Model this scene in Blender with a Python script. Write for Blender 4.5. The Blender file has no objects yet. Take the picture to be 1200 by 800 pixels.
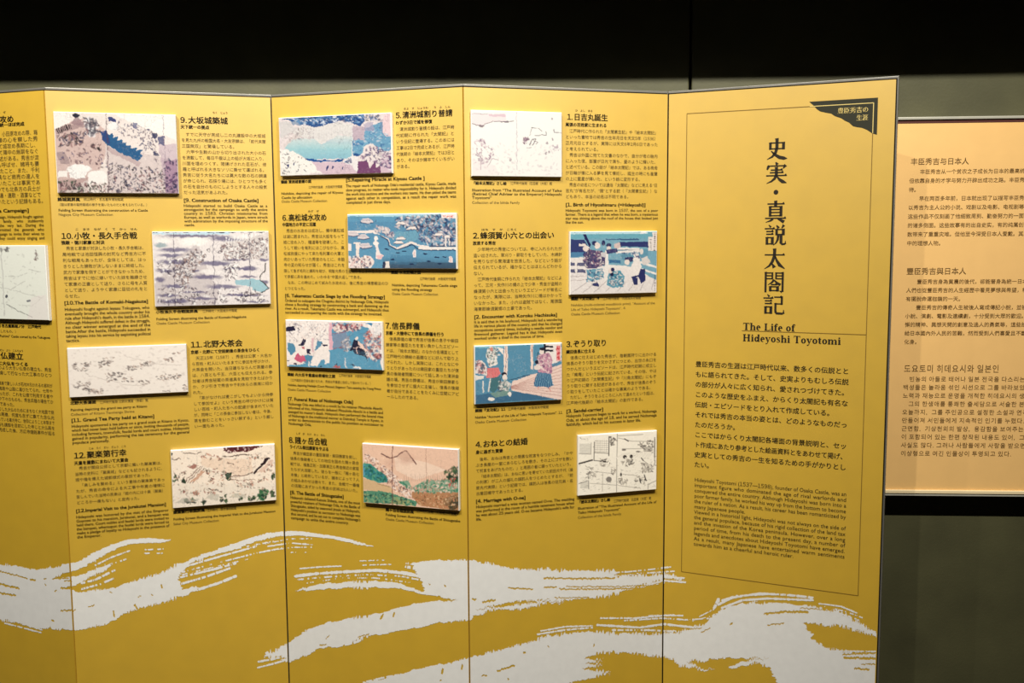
import bpy, math, random
import numpy as np

# ---------------------------------------------------------------- camera, world, light, exposure
SC = bpy.context.scene
COL = SC.collection
EYE = 1.55                      # height of the eye above the floor
FPX, PITCH, ROLL = 1159.7, 0.1059, 0.0064   # focal length in pixels of a 1200 px wide frame, tilt, roll

def cam_rot(p, r):
    cp, sp, cr, sr = math.cos(p), math.sin(p), math.cos(r), math.sin(r)
    Rx = np.array([[1, 0, 0], [0, cp, sp], [0, -sp, cp]])
    Ry = np.array([[cr, 0, sr], [0, 1, 0], [-sr, 0, cr]])
    return Rx @ Ry
CAM_R = cam_rot(PITCH, ROLL)

cam_data = bpy.data.cameras.new('camera')
cam_data.sensor_width = 36.0
cam_data.lens = FPX / 1200 * 36.0
cam_data.clip_start = 0.02
cam = bpy.data.objects.new('camera', cam_data)
COL.objects.link(cam)
from mathutils import Matrix, Vector
xa, fa, za = CAM_R @ np.array([1, 0, 0]), CAM_R @ np.array([0, 1, 0]), CAM_R @ np.array([0, 0, 1])
cam.matrix_world = Matrix(((xa[0], za[0], -fa[0], 0), (xa[1], za[1], -fa[1], 0), (xa[2], za[2], -fa[2], EYE), (0, 0, 0, 1)))
SC.camera = cam

world = bpy.data.worlds.new('dim_gallery')
world.use_nodes = True
world.node_tree.nodes['Background'].inputs[0].default_value = (1.0, 0.9, 0.75, 1)
world.node_tree.nodes['Background'].inputs[1].default_value = 0.012
SC.world = world

def lamp(loc, aim, energy, radius, color, size=110, blend=0.6):
    d = bpy.data.lights.new('track_spot_light', 'SPOT')
    d.energy, d.shadow_soft_size, d.color = energy, radius, color
    d.spot_size, d.spot_blend = math.radians(size), blend
    o = bpy.data.objects.new('track_spot_light', d)
    COL.objects.link(o)
    o.location = loc
    o.rotation_euler = (Vector(aim) - Vector(loc)).to_track_quat('-Z', 'Y').to_euler()
    return o
WARM = (1.0, 0.955, 0.87)
lamp((0.66, 0.51, 3.30), (0.50, 2.1, 1.66), 330, 0.018, WARM, size=84, blend=1.0)
lamp((-0.36, 0.572, 3.30), (-0.46, 2.1, 1.66), 165, 0.018, WARM, size=84, blend=1.0)
lamp((-1.30, 0.629, 3.30), (-1.15, 2.1, 1.66), 285, 0.018, WARM, size=84, blend=1.0)

SC.view_settings.view_transform = 'Standard'
SC.view_settings.look = 'None'
SC.view_settings.gamma = 1.0
SC.view_settings.use_curve_mapping = False
SC.view_settings.exposure = 0.0

# ---------------------------------------------------------------- materials
def lin(c):
    c = np.asarray(c, dtype=float) / 255.0
    return np.where(c <= 0.04045, c / 12.92, ((c + 0.055) / 1.055) ** 2.4)

def material(name, color, rough=0.6, metallic=0.0, spec=0.5, noise=0.0, scale=40.0, bump=0.0, bscale=300.0, attr=None, stretch=None, coat=0.0, sheen2=0.0):
    m = bpy.data.materials.new(name)
    m.use_nodes = True
    nt = m.node_tree
    b = nt.nodes['Principled BSDF']
    b.inputs['Base Color'].default_value = (*color, 1)
    b.inputs['Roughness'].default_value = rough
    b.inputs['Metallic'].default_value = metallic
    b.inputs['Specular IOR Level'].default_value = spec
    if coat:
        b.inputs['Coat Weight'].default_value = coat
        b.inputs['Coat Roughness'].default_value = 0.12
    if sheen2:      # broad satin varnish
        b.inputs['Coat Weight'].default_value = 1.0
        b.inputs['Coat IOR'].default_value = sheen2
        b.inputs['Coat Roughness'].default_value = 0.52
    tc = nt.nodes.new('ShaderNodeTexCoord')
    src = tc.outputs['Object']
    if stretch:
        mp = nt.nodes.new('ShaderNodeMapping')
        mp.inputs['Scale'].default_value = stretch
        nt.links.new(src, mp.inputs[0])
        src = mp.outputs[0]
    if attr:
        a = nt.nodes.new('ShaderNodeAttribute')
        a.attribute_name = attr
        nt.links.new(a.outputs['Color'], b.inputs['Base Color'])
    elif noise:
        n = nt.nodes.new('ShaderNodeTexNoise')
        n.inputs['Scale'].default_value = scale
        n.inputs['Detail'].default_value = 6
        nt.links.new(src, n.inputs['Vector'])
        r = nt.nodes.new('ShaderNodeValToRGB')
        r.color_ramp.elements[0].position = 0.3
        r.color_ramp.elements[1].position = 0.7
        r.color_ramp.elements[0].color = (*[c * (1 - noise) for c in color], 1)
        r.color_ramp.elements[1].color = (*[min(1, c * (1 + noise)) for c in color], 1)
        nt.links.new(n.outputs[0], r.inputs[0])
        nt.links.new(r.outputs[0], b.inputs['Base Color'])
    if bump:
        n2 = nt.nodes.new('ShaderNodeTexNoise')
        n2.inputs['Scale'].default_value = bscale
        nt.links.new(src, n2.inputs['Vector'])
        bp = nt.nodes.new('ShaderNodeBump')
        bp.inputs['Strength'].default_value = bump
        bp.inputs['Distance'].default_value = 0.001
        nt.links.new(n2.outputs[0], bp.inputs['Height'])
        nt.links.new(bp.outputs[0], b.inputs['Normal'])
    return m

M = dict(
    gold=material('gold_printed_sheet', (0.545, 0.330, 0.008), rough=0.44, spec=1.0, sheen2=1.85, noise=0.035, scale=22, bump=0.05, bscale=500),
    silver=material('silver_grey_ink', (0.70, 0.69, 0.66), rough=0.55, noise=0.03, scale=60),
    ink=material('dark_brown_ink', (0.016, 0.011, 0.005), rough=0.6, spec=0.3),
    inksoft=material('brown_ink', (0.075, 0.048, 0.008), rough=0.6),
    olive=material('olive_black_ink', (0.024, 0.024, 0.013), rough=0.6, spec=0.25),
    goldink=material('gold_ink', (0.62, 0.48, 0.16), rough=0.5),
    rule=material('thin_rule_ink', (0.18, 0.10, 0.008), rough=0.6),
    alu=material('brushed_aluminium', (0.30, 0.29, 0.26), rough=0.38, metallic=0.7, noise=0.08, scale=12),
    edge=material('dark_panel_edge', (0.010, 0.007, 0.004), rough=0.8, spec=0.1),
    board=material('white_acrylic_board', (0.74, 0.73, 0.69), rough=0.25, noise=0.01, coat=0.3),
    print=material('picture_print', (1, 1, 1), rough=0.35, attr='Col', coat=0.25),
    wall=material('olive_grey_wall_panel', (0.066, 0.063, 0.027), rough=0.55, noise=0.16, scale=9, bump=0.25, bscale=160),
    joint=material('black_joint', (0.006, 0.006, 0.005), rough=0.8),
    black=material('black_ceiling', (0.012, 0.012, 0.011), rough=0.8, noise=0.1),
    floor=material('dark_carpet_floor', (0.03, 0.027, 0.022), rough=0.95, noise=0.3, scale=90, bump=0.5),
    peach=material('peach_paper_sheet', (0.82, 0.50, 0.18), rough=0.5, noise=0.02, scale=30),
    brown=material('brown_text_ink', (0.20, 0.105, 0.022), rough=0.6),
    rail=material('pale_metal_rail', (0.62, 0.60, 0.50), rough=0.3, metallic=0.4, noise=0.03),
    redline=material('dark_red_shade', (0.07, 0.012, 0.006), rough=0.6),  # shade tone for the strip below the board's top rail
    cream=material('cream_acrylic_lip', (0.86, 0.70, 0.42), rough=0.25, coat=0.4),
    lampblack=material('black_lamp_housing', (0.01, 0.01, 0.01), rough=0.4),
)

# ---------------------------------------------------------------- helpers
def tag(o, label=None, cat=None, group=None, kind=None):
    if label: o['label'] = label
    if cat: o['category'] = cat
    if group: o['group'] = group
    if kind: o['kind'] = kind
    return o

def empty(name, loc, rz=0.0, parent=None):
    o = bpy.data.objects.new(name, None)
    o.empty_display_size = 0.1
    COL.objects.link(o)
    o.location = loc
    o.rotation_euler = (0, 0, rz)
    if parent: o.parent = parent
    return o

def mesh_obj(name, verts, faces, mat, parent=None, loc=None, rz=None, bevel=0.0):
    me = bpy.data.meshes.new(name)
    me.from_pydata([tuple(map(float, v)) for v in verts], [], [tuple(f) for f in faces])
    me.materials.append(mat)
    me.update()
    o = bpy.data.objects.new(name, me)
    COL.objects.link(o)
    if loc is not None: o.location = loc
    if rz is not None: o.rotation_euler = (0, 0, rz)
    if parent: o.parent = parent
    if bevel:
        b = o.modifiers.new('bevel', 'BEVEL')
        b.width, b.segments, b.limit_method = bevel, 2, 'ANGLE'
    return o

def fast_mesh(name, V, Q, mat, parent, tris=False, colors=None):
    """mesh from numpy arrays: V (n,3), Q (m,4) or (m,3)"""
    V = np.asarray(V, dtype=np.float32); Q = np.asarray(Q, dtype=np.int32)
    k = 3 if tris else 4
    me = bpy.data.meshes.new(name)
    me.vertices.add(len(V)); me.vertices.foreach_set('co', V.ravel())
    me.loops.add(Q.size); me.loops.foreach_set('vertex_index', Q.ravel())
    me.polygons.add(len(Q)); me.polygons.foreach_set('loop_start', np.arange(0, Q.size, k, dtype=np.int32))
    me.update(calc_edges=True)
    me.materials.append(mat)
    if colors is not None:
        ca = me.color_attributes.new('Col', 'FLOAT_COLOR', 'POINT')
        ca.data.foreach_set('color', np.asarray(colors, dtype=np.float32).ravel())
    me.validate()
    o = bpy.data.objects.new(name, me)
    COL.objects.link(o)
    if parent: o.parent = parent
    return o

def box(x0, x1, y0, y1, z0, z1):
    V = [(x, y, z) for z in (z0, z1) for y in (y0, y1) for x in (x0, x1)]
    return V, [(0, 2, 3, 1), (4, 5, 7, 6), (0, 1, 5, 4), (1, 3, 7, 5), (3, 2, 6, 7), (2, 0, 4, 6)]

def boxes(lst):
    V, F = [], []
    for b in lst:
        v, f = box(*b)
        F += [tuple(i + len(V) for i in q) for q in f]
        V += v
    return V, F

def prism(foot, z0, z1):
    n = len(foot)
    V = [(x, y, z0) for x, y in foot] + [(x, y, z1) for x, y in foot]
    F = [tuple(range(n - 1, -1, -1)), tuple(range(n, 2 * n))]
    F += [(i, (i + 1) % n, n + (i + 1) % n, n + i) for i in range(n)]
    return V, F

# ---------------------------------------------------------------- measured plan of the room (metres)
K = 0.7895
SEAM = [np.array(p) * K for p in ((-1.7354, 2.7875), (-1.1988, 2.597), (-0.6539, 2.7574), (-0.1213, 2.5854), (0.4288, 2.7427), (0.9548, 2.5031))]
TOP = EYE + 0.38 * K
WALL_N = math.tan(math.radians(-3.5))
WALL_A = np.array([-2.2, 2.215 - WALL_N * 2.54]); WALL_B = np.array([2.4, 2.215 + WALL_N * 2.06])

class Plane:
    """a vertical plane from ground point a towards b; u runs along it, the front is the -y side"""
    def __init__(s, a, b, off=0.0):
        a = np.array(a, float); b = np.array(b, float)
        s.W = float(np.hypot(*(b - a))); s.d = (b - a) / s.W
        s.n = np.array([-s.d[1], s.d[0]]); s.a = a; s.rz = math.atan2(s.d[1], s.d[0]); s.off = off
    def uz(s, x, y, off=0.0):
        """panel coordinates of a point of the photograph that lies `off` metres in front of this plane"""
        d = CAM_R @ np.array([(x - 600) / FPX, 1, -(y - 400) / FPX])
        a = s.a - s.n * off
        Mx = np.array([[d[0], -s.d[0]], [d[1], -s.d[1]]])
        k, u = np.linalg.solve(Mx, a)
        return float(u), float(EYE + k * d[2])
    def px(s, U, Z, off=0.0):
        """photograph pixels of panel points (arrays)"""
        a = s.a - s.n * off
        w = np.stack([a[0] + U * s.d[0], a[1] + U * s.d[1], Z - EYE], -1) @ CAM_R
        return 600 + FPX * w[..., 0] / w[..., 1], 400 - FPX * w[..., 2] / w[..., 1]
    def world(s, u, z, off=0.0):
        p = s.a + s.d * u - s.n * off
        return (float(p[0]), float(p[1]), float(z))

PAN = [Plane(SEAM[i], SEAM[i + 1]) for i in range(5)]
WALL = Plane(WALL_A, WALL_B)

# ---------------------------------------------------------------- the setting
wall = mesh_obj('wall_back', *box(0, WALL.W, 0.03, 0.10, 0, 3.45), M['joint'], loc=(*WALL.a, 0), rz=WALL.rz)
tag(wall, 'dark olive grey back wall of large flat panels behind the screen', kind='structure')
uj = WALL.uz(809.5, 60)[0]
for u0, u1 in ((0, uj - 0.0028), (uj + 0.0028, WALL.W)):
    mesh_obj('wall_panel', *box(u0, u1, 0, 0.03, 0, 3.45), M['wall'], parent=wall, bevel=0.003)
fl = mesh_obj('floor', *box(-3.2, 3.4, -2.5, 2.6, -0.06, 0), M['floor']); tag(fl, 'dark carpeted gallery floor', kind='structure')
ce = mesh_obj('ceiling', *box(-3.2, 3.4, -2.5, 2.6, 3.45, 3.55), M['black']); tag(ce, 'black gallery ceiling', kind='structure')
# unseen pelmet, added in front of the wall to cast the shadow over its upper part
PEL = 0.40
pel_pl = Plane(WALL.a - WALL.n * PEL, WALL.a - WALL.n * PEL + WALL.d * WALL.W)
LOW = [(0, 2.249), (1.05, 2.2455), (2.2, 2.2335), (2.9, 2.231), (3.4, 2.2325), (WALL.W, 2.238)]      # lower edge bent to steer the shadow line
pv = [(x, y, z) for y in (-0.012, 0.012) for x, z in LOW + [(WALL.W, 3.45), (0, 3.45)]]
n8 = len(LOW) + 2
pf = [tuple(range(n8)), tuple(range(2 * n8 - 1, n8 - 1, -1))] + [((i + 1) % n8, i, n8 + i, n8 + (i + 1) % n8) for i in range(n8)]
pe = mesh_obj('shade_pelmet_1', pv, pf, M['black'], loc=(*pel_pl.a, 0), rz=WALL.rz)
tag(pe, 'black pelmet out of view, added to shade the upper wall', kind='structure')
# ---------------------------------------------------------------- glyphs: outlines of the built-in font as small flat meshes
class Glyphs:
    def __init__(s): s.cache = {}
    def load(s, chars, bold):
        todo = []
        D = bpy.data
        for ch in sorted(set(chars)):
            if (ch, bold) in s.cache or ch in ' \u3000': continue
            wide = ch in '0123456789'      # figures are taken from the wide forms, closed up to their own width
            for t in ((chr(ord(ch) + 0xFEE0),) if wide else (ch, ch + '|') if ord(ch) < 0x2E80 else (ch,)):
                c = D.curves.new('glyph', 'FONT')
                c.body, c.size, c.resolution_u, c.fill_mode = t, 1.0, 2, 'FRONT'
                c.offset = bold
                o = D.objects.new('glyph', c); COL.objects.link(o)
                todo.append((ch, t, o))
        bpy.context.view_layer.update()
        dg = bpy.context.evaluated_depsgraph_get()
        for ch, t, o in todo:
            me = o.evaluated_get(dg).to_mesh()
            n = len(me.vertices)
            V = np.zeros(n * 3, dtype=np.float32); me.vertices.foreach_get('co', V); V = V.reshape(-1, 3)
            if 0xFF00 < ord(t[0]) < 0xFF5F and ord(ch) < 0x7F:
                me.calc_loop_triangles()
                T = np.zeros(len(me.loop_triangles) * 3, dtype=np.int32)
                me.loop_triangles.foreach_get('vertices', T)
                lo, hi = V[:, 0].min(), V[:, 0].max()
                V[:, 0] -= lo - 0.045
                s.cache[(ch, bold)] = [V[:, :2].copy(), T.reshape(-1, 3), float(hi - lo) + 0.10]
            elif t == ch:
                me.calc_loop_triangles()
                T = np.zeros(len(me.loop_triangles) * 3, dtype=np.int32)
                me.loop_triangles.foreach_get('vertices', T)
                s.cache[(ch, bold)] = [V[:, :2].copy(), T.reshape(-1, 3), 1.0 if ord(ch) >= 0x2E80 else float(V[:, 0].max() + 0.1) if n else 0.3]
            else:
                s.cache[(ch, bold)][2] = float(V[:, 0].max()) - 0.168 - bold
        for ch, t, o in todo:
            c = o.data; D.objects.remove(o); D.curves.remove(c)
    def adv(s, ch, bold):
        if ch == ' ': return 0.28
        if ch == '\u3000': return 1.0
        return s.cache[(ch, bold)][2]
GL = Glyphs()
S2 = lambda a, b=0.0: ((-a, -b), (a, -b), (-a, b), (a, b)) if b else ((-a, 0), (a, 0))
STYLE = dict(   # shifted copies of each glyph (they give the weight of the stroke), material
    head=(S2(.022, .010), 'ink'), sub=(S2(.030, .012), 'ink'), body=(((0, 0),), 'inksoft'),
    ehead=(S2(.028, .012), 'ink'), ebody=(S2(.014), 'ink'), cap=(S2(.034, .014), 'ink'), light=(((0, 0),), 'inksoft'),
    ruby=(S2(.02), 'inksoft'), serif=(S2(.016), 'ink'), engl=(((0, 0),), 'ink'), emblem=(S2(.018), 'goldink'),
    bhead=(S2(.010), 'brown'), bbody=(S2(.008), 'brown'))
TEXTS = []      # collected first, so that every glyph is loaded in one go
def text(plane, owner, name, lines, style, off=0.0005):
    """lines: (string, u0, z_baseline, em_width, em_height, width to fill or None)"""
    TEXTS.append((plane, owner, name, lines, style, off))

def build_texts():
    bold = 0.0
    GL.load(''.join(l[0] for t in TEXTS for l in t[3]), bold)
    for plane, owner, name, lines, style, off in TEXTS:
        shifts, mat = STYLE[style]
        VV, TT, n = [], [], 0
        rat = [l[5] / (sum(GL.adv(c, bold) for c in l[0]) * l[3]) for l in lines if l[5]]
        psx = max(1.0, min(rat)) if rat else 1.0
        for s_, u0, zb, ew, eh, fill in lines:
            adv = [GL.adv(c, bold) for c in s_]
            cjk = sum(ord(c) >= 0x2000 for c in s_) > len(s_) / 2
            if cjk: adv = [(0.34 if c == '.' else 0.62) if ord(c) < 0x2000 and c != ' ' else a for c, a in zip(s_, adv)]
            nat = sum(adv) * ew
            if len(lines) > 1 and not fill and not cjk: adv = [a * psx for a in adv]; gw = psx
            else: gw = 1.0
            extra, sx = 0.0, 1.0
            if fill:
                nsp = s_.count(' ')
                if cjk or nat > fill or nsp == 0 or len(lines) == 1: sx = fill / nat
                else:
                    sx = psx; extra = (fill - nat * sx) / nsp
            u = u0
            for c, a in zip(s_, adv):
                if c not in ' \u3000':
                    v, t, _w = GL.cache[(c, bold)]
                    for sh, sv in shifts:
                        P = np.zeros((len(v), 3), dtype=np.float32)
                        P[:, 0] = u + (v[:, 0] + sh) * ew * sx * gw
                        P[:, 1] = -off
                        P[:, 2] = zb + (v[:, 1] + sv) * eh
                        VV.append(P); TT.append(t + n); n += len(v)
                u += a * ew * sx + (extra if c == ' ' else 0)
        if VV:
            o = fast_mesh(name, np.concatenate(VV), np.concatenate(TT), M[mat], owner, tris=True)

def para(p, x0, y0, x1, y1, lines, style, em=None, name=None, n_full=None):
    """a paragraph on screen panel p. (x0,y0) left end of the first baseline, y1 last baseline, x1 right end, in photograph pixels.
    a line ending in ~ is ragged, the others fill the column"""
    pl = PAN[p]
    u0, z0 = pl.uz(x0, y0); _, z1 = pl.uz(x0, y1); u1, _ = pl.uz(x1, y0)
    n = len(lines)
    clean = [l.rstrip('~') for l in lines]
    dz = (z1 - z0) / (n - 1) if n > 1 else 0
    W = u1 - u0
    cjk = any(sum(ord(c) >= 0x2000 for c in s) > len(s) / 2 for s in clean)
    if cjk:
        full = [sum(0.62 if ord(c) < 0x2000 else 1 for c in s) for s, l in zip(clean, lines) if not l.endswith('~')] or [sum(0.62 if ord(c) < 0x2000 else 1 for c in s) for s in clean]
        ew = W / (np.median(full) if n > 1 else full[0])
        eh = ew if em is None else em * ew
        if abs(dz) > 0: eh = min(eh, abs(dz) * 0.88)
    else:
        eh = abs(dz) * (em or 1.0) if n > 1 else (em or 5) * pl_m(pl, x0, y0)
        ew = eh * 1.02
    out = []
    for i, (s, l) in enumerate(zip(clean, lines)):
        rag = l.endswith('~')
        out.append((s, u0, z0 + dz * i, ew, eh, None if rag else W))
    text(pl, PANELS[p], name or NAMES[style], out, style)
NAMES = dict(head='heading_text', sub='subheading_text', body='body_text', ehead='english_heading_text', ebody='english_body_text', cap='caption_text',
             light='caption_text', ruby='ruby_text', serif='body_text', eserif='title_text', engl='english_body_text', title='title_text', emblem='emblem_text', bhead='heading_text', bbody='body_text')
def pl_m(pl, x, y):
    """metres per photograph pixel, upright, at this point"""
    return abs(pl.uz(x, y)[1] - pl.uz(x, y + 1)[1])
def line(p, x0, y0, x1, s, style, h):
    """one line filled between two pixels; h is the em height in pixels"""
    pl = PAN[p]
    u0, z0 = pl.uz(x0, y0); u1, _ = pl.uz(x1, y0)
    eh = h * pl_m(pl, x0, y0)
    cjk = sum(ord(c) >= 0x2000 for c in s) > len(s) / 2
    text(pl, PANELS[p], NAMES[style], [(s, u0, z0, eh * (1 if cjk else 1.02), eh, -1 if False else (u1 - u0))], style)

# ---------------------------------------------------------------- the folding screen
screen = empty('folding_screen', (float(SEAM[3][0]), float(SEAM[3][1]), 0))
tag(screen, 'tall gold folding screen of text panels with silver brush strokes along its lower half', 'folding screen')
bpy.context.view_layer.update()
PANELS = []
ANG = [p.rz for p in PAN]
PLABEL = ['gold screen panel cut by the left edge of the view, sections 13 and 14', 'gold screen panel with sections 9 to 12', 'gold screen panel with sections 5 to 8',
          'gold screen panel with sections 1 to 4', 'gold screen end panel with the large vertical title in a thin ruled frame']
for i, pl in enumerate(PAN):
    g = 0.0016
    right = pl.W if i == 4 else pl.W - g
    o = mesh_obj('panel', *box(g if i else 0, right, 0.0, 0.005, 0.03, TOP), M['gold'], parent=screen)
    o.location = (float(pl.a[0] - SEAM[3][0]), float(pl.a[1] - SEAM[3][1]), 0); o.rotation_euler = (0, 0, pl.rz)
    tag(o, PLABEL[i])
    PANELS.append(o)
    dl = math.tan((ANG[i] - ANG[i - 1]) / 2) if i else 0.0
    dr = math.tan((ANG[i + 1] - ANG[i]) / 2) if i < 4 else 0.0
    xr = pl.W + (0.005 if i == 4 else 0)
    t0, t1 = 0.0052, 0.023
    foot = [(dl * t0 + 0.0003, t0), (xr - dr * t0 - 0.0003, t0), (xr - dr * t1 - 0.0003, t1), (dl * t1 + 0.0003, t1)]
    mesh_obj('metal_frame', *prism(foot, 0.012, TOP + 0.0072), M['alu'], parent=o, bevel=0.0008)
    foot = [(dl * 0.0052 + 0.0002, 0.0046), (xr - 0.0025 - 0.0002 if i == 4 else pl.W - 0.0002, 0.0046), (xr - 0.0025 - 0.0002 if i == 4 else pl.W - 0.0002, 0.0052), (0.0002, 0.0052)]
    mesh_obj('dark_core', *prism(foot, 0.028, TOP + 0.0030), M['edge'], parent=o)
for i, sx in ((0, 0.1), (1, 0.1), (1, 0.35), (2, 0.1), (2, 0.35), (3, 0.1), (3, 0.35), (4, 0.1), (4, 0.35)):
    mesh_obj('foot', *box(sx - 0.02, sx + 0.02, 0.002, 0.022, 0, 0.013), M['edge'], parent=PANELS[i])

# ---------------------------------------------------------------- pictures: printed sheets drawn on a small colour grid
class Canvas:
    def __init__(s, name, p, corners, crop, label, base, k=0.85, res=1.7, seed=1):
        """corners TL,TR,BL,BR and all drawing in the pixels of an enlarged view; crop = (x0, y0, scale)"""
        s.name, s.p, s.label = name, p, label
        s.rng = np.random.default_rng(seed)
        x0, y0, sc = crop
        s.sc = sc
        C = [((cx / sc) + x0, (cy / sc) + y0) for cx, cy in corners]
        pl = PAN[p]; T = 0.0085
        q = [pl.uz(cx, cy, T) for cx, cy in C]
        s.u0 = (q[0][0] + q[2][0]) / 2; s.u1 = (q[1][0] + q[3][0]) / 2
        s.z1 = (q[0][1] + q[1][1]) / 2; s.z0 = (q[2][1] + q[3][1]) / 2
        s.T = T
        wpx = abs(C[1][0] - C[0][0]); hpx = abs(C[2][1] - C[0][1])
        s.nx, s.ny = int(wpx * res), int(hpx * res)
        s.A = np.zeros((s.ny, s.nx, 3)); s.A[:] = lin(base)
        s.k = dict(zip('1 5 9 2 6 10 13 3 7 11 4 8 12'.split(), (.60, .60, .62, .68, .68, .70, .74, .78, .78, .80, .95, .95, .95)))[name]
        tl, tr, bl, br = [np.array(c, float) for c in corners]
        S, Tt = np.meshgrid((np.arange(s.nx) + .5) / s.nx, (np.arange(s.ny) + .5) / s.ny)
        s.X = (tl[0] * (1 - S) * (1 - Tt) + tr[0] * S * (1 - Tt) + bl[0] * (1 - S) * Tt + br[0] * S * Tt)
        s.Y = (tl[1] * (1 - S) * (1 - Tt) + tr[1] * S * (1 - Tt) + bl[1] * (1 - S) * Tt + br[1] * S * Tt)
        s.S, s.Tt = S, Tt
    def mix(s, m, col, a=1.0):
        w = (m * a)[..., None]
        s.A = s.A * (1 - w) + lin(col) * w
    def pmask(s, pts):
        pts = np.array(pts, float)
        m = np.zeros(s.X.shape, bool)
        j = len(pts) - 1
        for i in range(len(pts)):
            xi, yi = pts[i]; xj, yj = pts[j]
            if yi != yj:
                c = ((yi > s.Y) != (yj > s.Y)) & (s.X < (xj - xi) * (s.Y - yi) / (yj - yi) + xi)
                m ^= c
            j = i
        return m
    def poly(s, col, pts, a=1.0): s.mix(s.pmask(pts), col, a); return s
    def rect(s, col, x0, y0, x1, y1, a=1.0):
        s.mix((s.X >= x0) & (s.X <= x1) & (s.Y >= y0) & (s.Y <= y1), col, a); return s
    def ell(s, col, cx, cy, rx, ry, a=1.0, soft=0.15):
        d = np.sqrt(((s.X - cx) / rx) ** 2 + ((s.Y - cy) / ry) ** 2)
        s.mix(np.clip((1 - d) / soft, 0, 1), col, a); return s
    def line(s, col, w, *pts, a=1.0):
        m = np.zeros(s.X.shape)
        for (x0, y0), (x1, y1) in zip(pts[:-1], pts[1:]):
            dx, dy = x1 - x0, y1 - y0
            L = dx * dx + dy * dy + 1e-9
            t = np.clip(((s.X - x0) * dx + (s.Y - y0) * dy) / L, 0, 1)
            d = np.hypot(s.X - x0 - t * dx, s.Y - y0 - t * dy)
            m = np.maximum(m, np.clip((w / 2 + s.sc * 0.35 - d) / (s.sc * 0.6), 0, 1))
        s.mix(m, col, a); return s
    def dabs(s, cols, pts, n, size, a=0.8, ang=None, aspect=2.2):
        """n small brush dabs scattered over a region"""
        pts = np.array(pts, float); lo, hi = pts.min(0), pts.max(0)
        got = 0
        px = pts
        for _ in range(n * 6):
            if got >= n: break
            x, y = s.rng.uniform(lo, hi)
            ins = False; j = len(px) - 1
            for i in range(len(px)):
                if (px[i][1] > y) != (px[j][1] > y) and x < (px[j][0] - px[i][0]) * (y - px[i][1]) / (px[j][1] - px[i][1]) + px[i][0]: ins = not ins
                j = i
            if not ins: continue
            got += 1
            r = size * s.rng.uniform(0.5, 1.3); th = s.rng.uniform(0, math.pi) if ang is None else ang + s.rng.normal(0, 0.3)
            c = cols[s.rng.integers(len(cols))]
            R = r * aspect + s.sc
            b = (np.abs(s.X - x) < R) & (np.abs(s.Y - y) < R)
            if not b.any(): continue
            X, Y = s.X[b] - x, s.Y[b] - y
            e = np.hypot((X * math.cos(th) + Y * math.sin(th)) / (r * aspect), (-X * math.sin(th) + Y * math.cos(th)) / r)
            w = (np.clip((1 - e) / 0.5, 0, 1) * a)[:, None]
            s.A[b] = s.A[b] * (1 - w) + lin(c) * w
        return s
    def vgrad(s, col, pts, y0, y1, a):
        m = s.pmask(pts) * np.clip((s.Y - y0) / (y1 - y0), 0, 1)
        s.mix(m, col, a); return s
    def noise(s, f, seed):
        g = np.random.default_rng(seed).random((int(s.ny / f) + 3, int(s.nx / f) + 3))
        y, x = np.mgrid[0:s.ny, 0:s.nx] / f
        i, j = y.astype(int), x.astype(int); v, u = y - i, x - j
        v = v * v * (3 - 2 * v); u = u * u * (3 - 2 * u)
        return (g[i, j] * (1 - u) + g[i, j + 1] * u) * (1 - v) + (g[i + 1, j] * (1 - u) + g[i + 1, j + 1] * u) * v
    def etch(s, warp=2.2, ink=0.3, col=(60, 55, 75)):
        """hand-cut look: wavering outlines and fine contour lines"""
        dx = (s.noise(7, 1) - .5) * warp * 2 + (s.noise(3, 2) - .5) * warp; dy = (s.noise(7, 3) - .5) * warp * 2 + (s.noise(3, 4) - .5) * warp
        y, x = np.mgrid[0:s.ny, 0:s.nx]
        s.A = s.A[np.clip((y + dy).round().astype(int), 0, s.ny - 1), np.clip((x + dx).round().astype(int), 0, s.nx - 1)]
        n = s.noise(9, 5) * .6 + s.noise(4, 6) * .4
        L = np.clip(1 - np.abs(n - .5) / .035, 0, 1) * np.clip(s.noise(26, 7) * 3 - 1.2, 0, 1)
        s.mix(L, col, ink)
        n = s.noise(8, 15) * .6 + s.noise(3, 16) * .4
        L = np.clip(1 - np.abs(n - .5) / .03, 0, 1) * np.clip(s.noise(22, 17) * 3 - 1.4, 0, 1)
        s.mix(L, (245, 236, 228), ink * .8)
        return s
    def grain(s, amt=0.06, step=3):
        if s.name in ('1', '11', '13'): s.etch(1.2, 0.0)
        elif s.name == '4': s.etch(0.5, 0.12)
        else: s.etch(0.8 if s.name in ('2', '3', '6', '8') else 1.7, 0.2 if s.name == '8' else 0.32 if s.name in ('3', '6', '2') else 0.42)
        g = s.rng.normal(0, 1, (s.ny // step + 2, s.nx // step + 2)).repeat(step, 0).repeat(step, 1)[:s.ny, :s.nx]
        g = g * 0.5 + s.rng.normal(0, 1, (s.ny, s.nx)) * 0.5
        s.A = np.clip(s.A * (1 + g[..., None] * amt), 0, 1.2); return s
    def build(s):
        pl = PAN[s.p]
        uc = (s.u0 + s.u1) / 2
        root = empty('picture_board', pl.world(uc, s.z0, 0.0004), pl.rz)
        tag(root, s.label, 'picture', 'mounted picture boards on the folding screen')
        w, h = (s.u1 - s.u0) / 2, s.z1 - s.z0
        b = 0.0012                                    # chamfer of the clear front edge
        T = s.T - 0.0004
        foot = [(-w, 0), (w, 0), (w, h), (-w, h)]
        V = [(x, 0, z) for x, z in foot] + [(x, -(T - b), z) for x, z in foot] + [(x * (w - b) / w, -T, b if z == 0 else z - b) for x, z in foot]
        F = [(0, 1, 2, 3)]
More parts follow.
